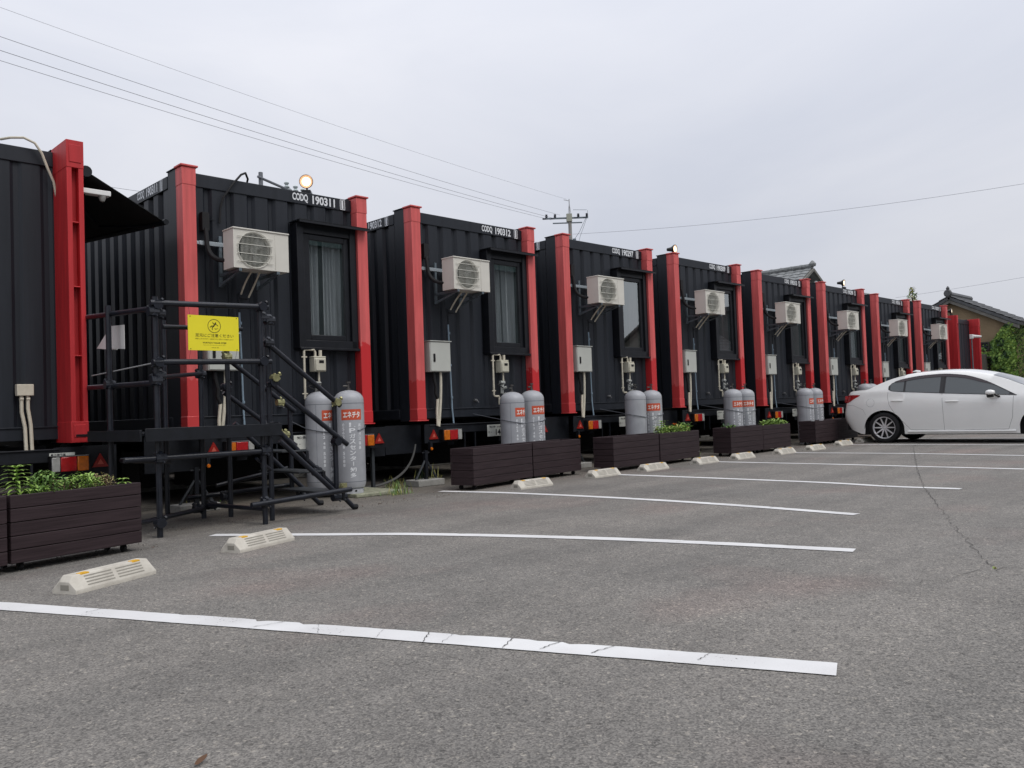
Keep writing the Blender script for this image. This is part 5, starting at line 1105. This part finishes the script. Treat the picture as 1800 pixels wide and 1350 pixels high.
opening(9.75, 10.6, 2.62, 2.95, 'window', timber, carglass); opening(9.72, 10.5, 0, 2.28, 'door', timber, timber)
m_ = MB(); m_.box(-.5, 0, -1.35, -.4, 2.32, 2.36); m_.build('door_canopy', timber, hs)
# ivy on that gable
iv = MB(); r = random.Random(21); cnt = 0
while cnt < 5200:
    y = r.uniform(8.85, 10.75); z = r.uniform(1.0, 3.75)
    top = EZ-.15+(y-8.98)*.5; dens = 1
    if z > top: continue
    if z > 2.95+.35*math.sin(y*5)*.5+(9.9-y)*.55: continue
    if y > 9.68 and (2.55 < z < 2.98 or z < 2.32): 
        if r.random() > .04: continue
    if math.sin(y*6.1+1)*math.sin(z*4.7+2) > .55 and r.random() > .25: continue
    if z < 1.5 and r.random() > .4: continue
    x = -.03-r.random()**2*.22; s = r.uniform(.035, .075); a = r.uniform(-.9, .9); tlt = r.uniform(-.2, .9)
    c = Vector((x, y-11, z)); uu = Vector((math.sin(a)*.5, math.cos(a), math.sin(a)*.4))*s; vv = Vector((-math.sin(tlt)*.8, .2*math.sin(a*3), math.cos(tlt)))*s*1.1
    mi = (2 if r.random() < .6 else 1) if math.sin(y*9+z*3)*math.sin(z*8-y*4) > .25 else (0 if r.random() < .45 else 1)
    if y < 9.15 and r.random() < .4: mi = 0
    iv.add([c-uu*.8, c-vv*.9, c+uu*.8, c+vv*.6], [(0, 1, 2, 3)], mi); cnt += 1
for k in range(3200):
    x, z = r.uniform(-.05, 2.2), r.uniform(.9, 3.6); s_ = r.uniform(.035, .075); a = r.uniform(-.9, .9); c = Vector((x, -2.06-r.random()**2*.2, z)); uu = Vector((math.cos(a), .3*math.sin(a), math.sin(a)*.4))*s_; vv = Vector((.1, -.5, .8))*s_
    iv.add([c-uu*.8, c-vv*.9, c+uu*.8, c+vv*.6], [(0, 1, 2, 3)], r.randrange(3))
o = iv.build('ivy', [leaf_a, leaf_b, leaf_d], smooth=0); o.location = (36, 11, 0); tag(o, 'green ivy covering the right half of the tan gable wall', 'ivy', kind='stuff')
# low wall and distant roofs at the right edge
m_ = MB(); m_.box(37, 37.25, -12, 8.8, 0, 1.62); m_.box(36.97, 37.28, -12, 8.8, 1.62, 1.70); tag(m_.build('boundary_wall', mat('old_block_wall', (.13, .125, .115), .9, vary=(2.2, .45), bump=(14, .7)), bevel=.01), 'weathered grey concrete wall at the right edge beyond the car', 'wall')
def house(name, label, x0, x1, y0, y1, ez, rz_, wallm, tm, along='x', over=.5, n=26, grp=None):
    t = thing(name, label, 'house', ((x0+x1)/2, (y0+y1)/2, 0), 0, grp); cx_, cy_ = (x0+x1)/2, (y0+y1)/2
    v = lambda x, y, z: (x-cx_, y-cy_, z)
    m_ = MB()
    if along == 'x': pl = [(y0, 0), (y0, ez), (cy_, rz_-.15), (y1, ez), (y1, 0)]; A = [v(x0, a, b) for a, b in pl]; B = [v(x1, a, b) for a, b in pl]
    else: pl = [(x0, 0), (x0, ez), (cx_, rz_-.15), (x1, ez), (x1, 0)]; A = [v(a, y0, b) for a, b in pl]; B = [v(a, y1, b) for a, b in pl]
    m_.add(A+B, [(0, 1, 2, 3, 4), (9, 8, 7, 6, 5)]+[(i, (i+1) % 5, (i+1) % 5+5, i+5) for i in range(5)]); m_.build('wall', wallm, t, 0)
    m_ = MB()
    if along == 'x':
        sl = (rz_-ez)/(cy_-y0)*over
        tiled_roof(m_, v(x0-over, y0-over, ez-sl), v(x1+over, y0-over, ez-sl), v(x1+over, cy_, rz_), v(x0-over, cy_, rz_), n); tiled_roof(m_, v(x1+over, y1+over, ez-sl), v(x0-over, y1+over, ez-sl), v(x0-over, cy_, rz_), v(x1+over, cy_, rz_), n)
        rg = ((x0-over, cy_), (x1+over, cy_))
    else:
        sl = (rz_-ez)/(cx_-x0)*over
        tiled_roof(m_, v(x0-over, y1+over, ez-sl), v(x0-over, y0-over, ez-sl), v(cx_, y0-over, rz_), v(cx_, y1+over, rz_), n); tiled_roof(m_, v(x1+over, y0-over, ez-sl), v(x1+over, y1+over, ez-sl), v(cx_, y1+over, rz_), v(cx_, y0-over, rz_), n)
        rg = ((cx_, y0-over), (cx_, y1+over))
    ro = m_.build('roof', tm, t, 30)
    m_ = MB(); a, b = rg; k = 22
    m_.tube([v(*a, rz_+.12), v(*b, rz_+.12)], .13, 8)
    for i in range(k+1):
        q = (a[0]+(b[0]-a[0])*i/k, a[1]+(b[1]-a[1])*i/k); m_.tube([v(q[0], q[1], rz_+.10), v(q[0]+(.12 if along == 'x' else 0), q[1]+(.12 if along != 'x' else 0), rz_+.12)], .155, 8)
    m_.lathe([(.17, 0), (.2, .12), (.10, .24), (.04, .30)], 8, 'z', v(*a, rz_+.1)); m_.build('ridge_tiles', tm, ro)
    m_ = MB(); s_ = .07
    if along == 'x': ft = [(v(x0-over-.02, y0-over, ez-sl-.08), v(x0-over-.02, cy_, rz_-.08)), (v(x0-over-.02, cy_, rz_-.08), v(x0-over-.02, y1+over, ez-sl-.08))]
    else: ft = [(v(x0-over, y0-over-.02, ez-sl-.08), v(cx_, y0-over-.02, rz_-.08)), (v(cx_, y0-over-.02, rz_-.08), v(x1+over, y0-over-.02, ez-sl-.08))]
    for p_, q_ in ft: m_.tube([p_, q_], .09, 4)
    m_.build('barge_board', mat('barge_grey', (.16, .155, .14)), t)
    return t
plaster = mat('pale_plaster', (.30, .29, .26), .9, vary=(2, .15))
house('tiled_house', 'house with grey tiled gable roof peeking above container 190313', 40.6, 45.4, 20.4, 32, 6.55, 7.95, plaster, tile_l, 'y', .5)
house('tiled_house', 'low tiled roof peeking above container 190298 behind the floodlight', 38.6, 44.5, 15.6, 19.4, 5.0, 6.12, plaster, tile_l, 'x', .5)
house('tiled_house', 'distant grey tiled roofs at the right edge beyond the ivy wall', 52, 64, 1, 13.2, 3.1, 4.6, plaster, tile_l, 'y', .6, 30)
m_ = MB(); r = random.Random(4)
tp = thing('garden_tree', 'leafy tree tip showing between the last containers', 'tree', (37.4, 13.0, 0)); m_.tube([(0, 0, 0), (0, 0, 3.5), (.05, 0, 5.4)], [.09, .06, .015], 6); m_.build('trunk', twig, tp)
m_ = MB()
for k in range(700):
    a = r.uniform(0, 6.28); z = r.uniform(2.6, 5.55); rr = (5.7-z)*.35*r.random()**.5; leafblade(m_, (rr*math.cos(a), rr*math.sin(a), z), r.uniform(0, 6.28), r.uniform(.08, .2), .4, .05, r.randrange(2), up=r.uniform(-.3, 1.2))
m_.build('crown', [leaf_c, leaf_b], tp, 0)
# bushes, dark shed and prop poles before the house
bushy((35.2, 9.3, 0), .5, .9, 1.35, 'dark shrub growing at the foot of the ivy wall', 31, [leaf_b, leaf_d, leaf_a], 900, .13, 'garden_shrub', 'shrubs before the tan house')
bushy((35.4, 7.6, 0), .5, .9, 1.2, 'low shrub beside the weathered wall, right of the ivy', 32, [leaf_d, leaf_b], 600, .12, 'garden_shrub', 'shrubs before the tan house')
m_ = MB(); m_.box(33.2, 35.6, 9.75, 10.9, 0, 2.45); tag(m_.build('dark_shed', timber, bevel=.02), 'dark timber shed right of the farthest container', 'shed')
cm = thing('security_camera', 'white security camera on a thin pole before the farthest container', 'camera', (29.5, 8.5, 0)); m_ = MB(); m_.tube([(0, 0, 0), (0, 0, 2.72)], .02, 8); m_.build('pole', galv, cm)
m_ = MB(); m_.box(-.05, .04, -.05, .05, 2.72, 2.86); m_.build('mount', paper, cm, bevel=.01); m_ = MB(); m_.tube([(.04, -.04, 2.80), (.10, -.26, 2.77)], [.05, .035], 10); m_.build('camera_housing', paper, cm)
m_ = MB(); m_.tube([(31.9, 7.0, 1.9), (31.9, 4.2, .5)], .03, 6); tag(m_.build('lean_pole', black2), 'dark slanting pole behind the car windscreen, upper one', 'pole', 'slanting poles behind the car'); m_ = MB(); m_.tube([(32.4, 7.6, 2.1), (32.4, 5.2, .9)], .03, 6); tag(m_.build('lean_pole', black2), 'dark slanting pole behind the car windscreen, lower one', 'pole', 'slanting poles behind the car')

# building across the lot, seen mirrored in the window panes
bd = thing('warehouse', 'pale metal clad warehouse across the parking lot, mirrored in the windows', 'warehouse', (22, -24, 0))
m_ = MB(); m_.box(-17, 20, -6, 6, 0, 9.3); m_.build('wall', mat('clad_wall', (.10, .12, .12), .8, vary=(.6, .2)), bd, 0)
m_ = MB(); m_.box(-17.3, 20.3, -6.3, 6.3, 9.3, 9.7); m_.build('roof', mat('clad_roof', (.07, .12, .115), .6), bd, 0)
for k in range(5):
    m_ = MB(); m_.box(-14+k*5, -11+k*5, 6.0, 6.06, 3.6, 5.0); m_.build('window', carglass, bd, 0)

bd2 = thing('warehouse', 'second warehouse farther along across the parking lot, mirrored in the far windows', 'warehouse', (98, -24, 0))
m_ = MB(); m_.box(-34, 34, -6, 6, 0, 8.8); m_.build('wall', mat('clad_wall', (.1, .12, .12)), bd2, 0); m_ = MB(); m_.box(-34.3, 34.3, -6.3, 6.3, 8.8, 9.2); m_.build('roof', tile_m, bd2, 0)
house('tiled_house', 'tiled house across the lot between the two warehouses, mirrored in a window', 53, 62.5, -26, -18, 5.0, 7.6, plaster, tile_m, 'x', .4)
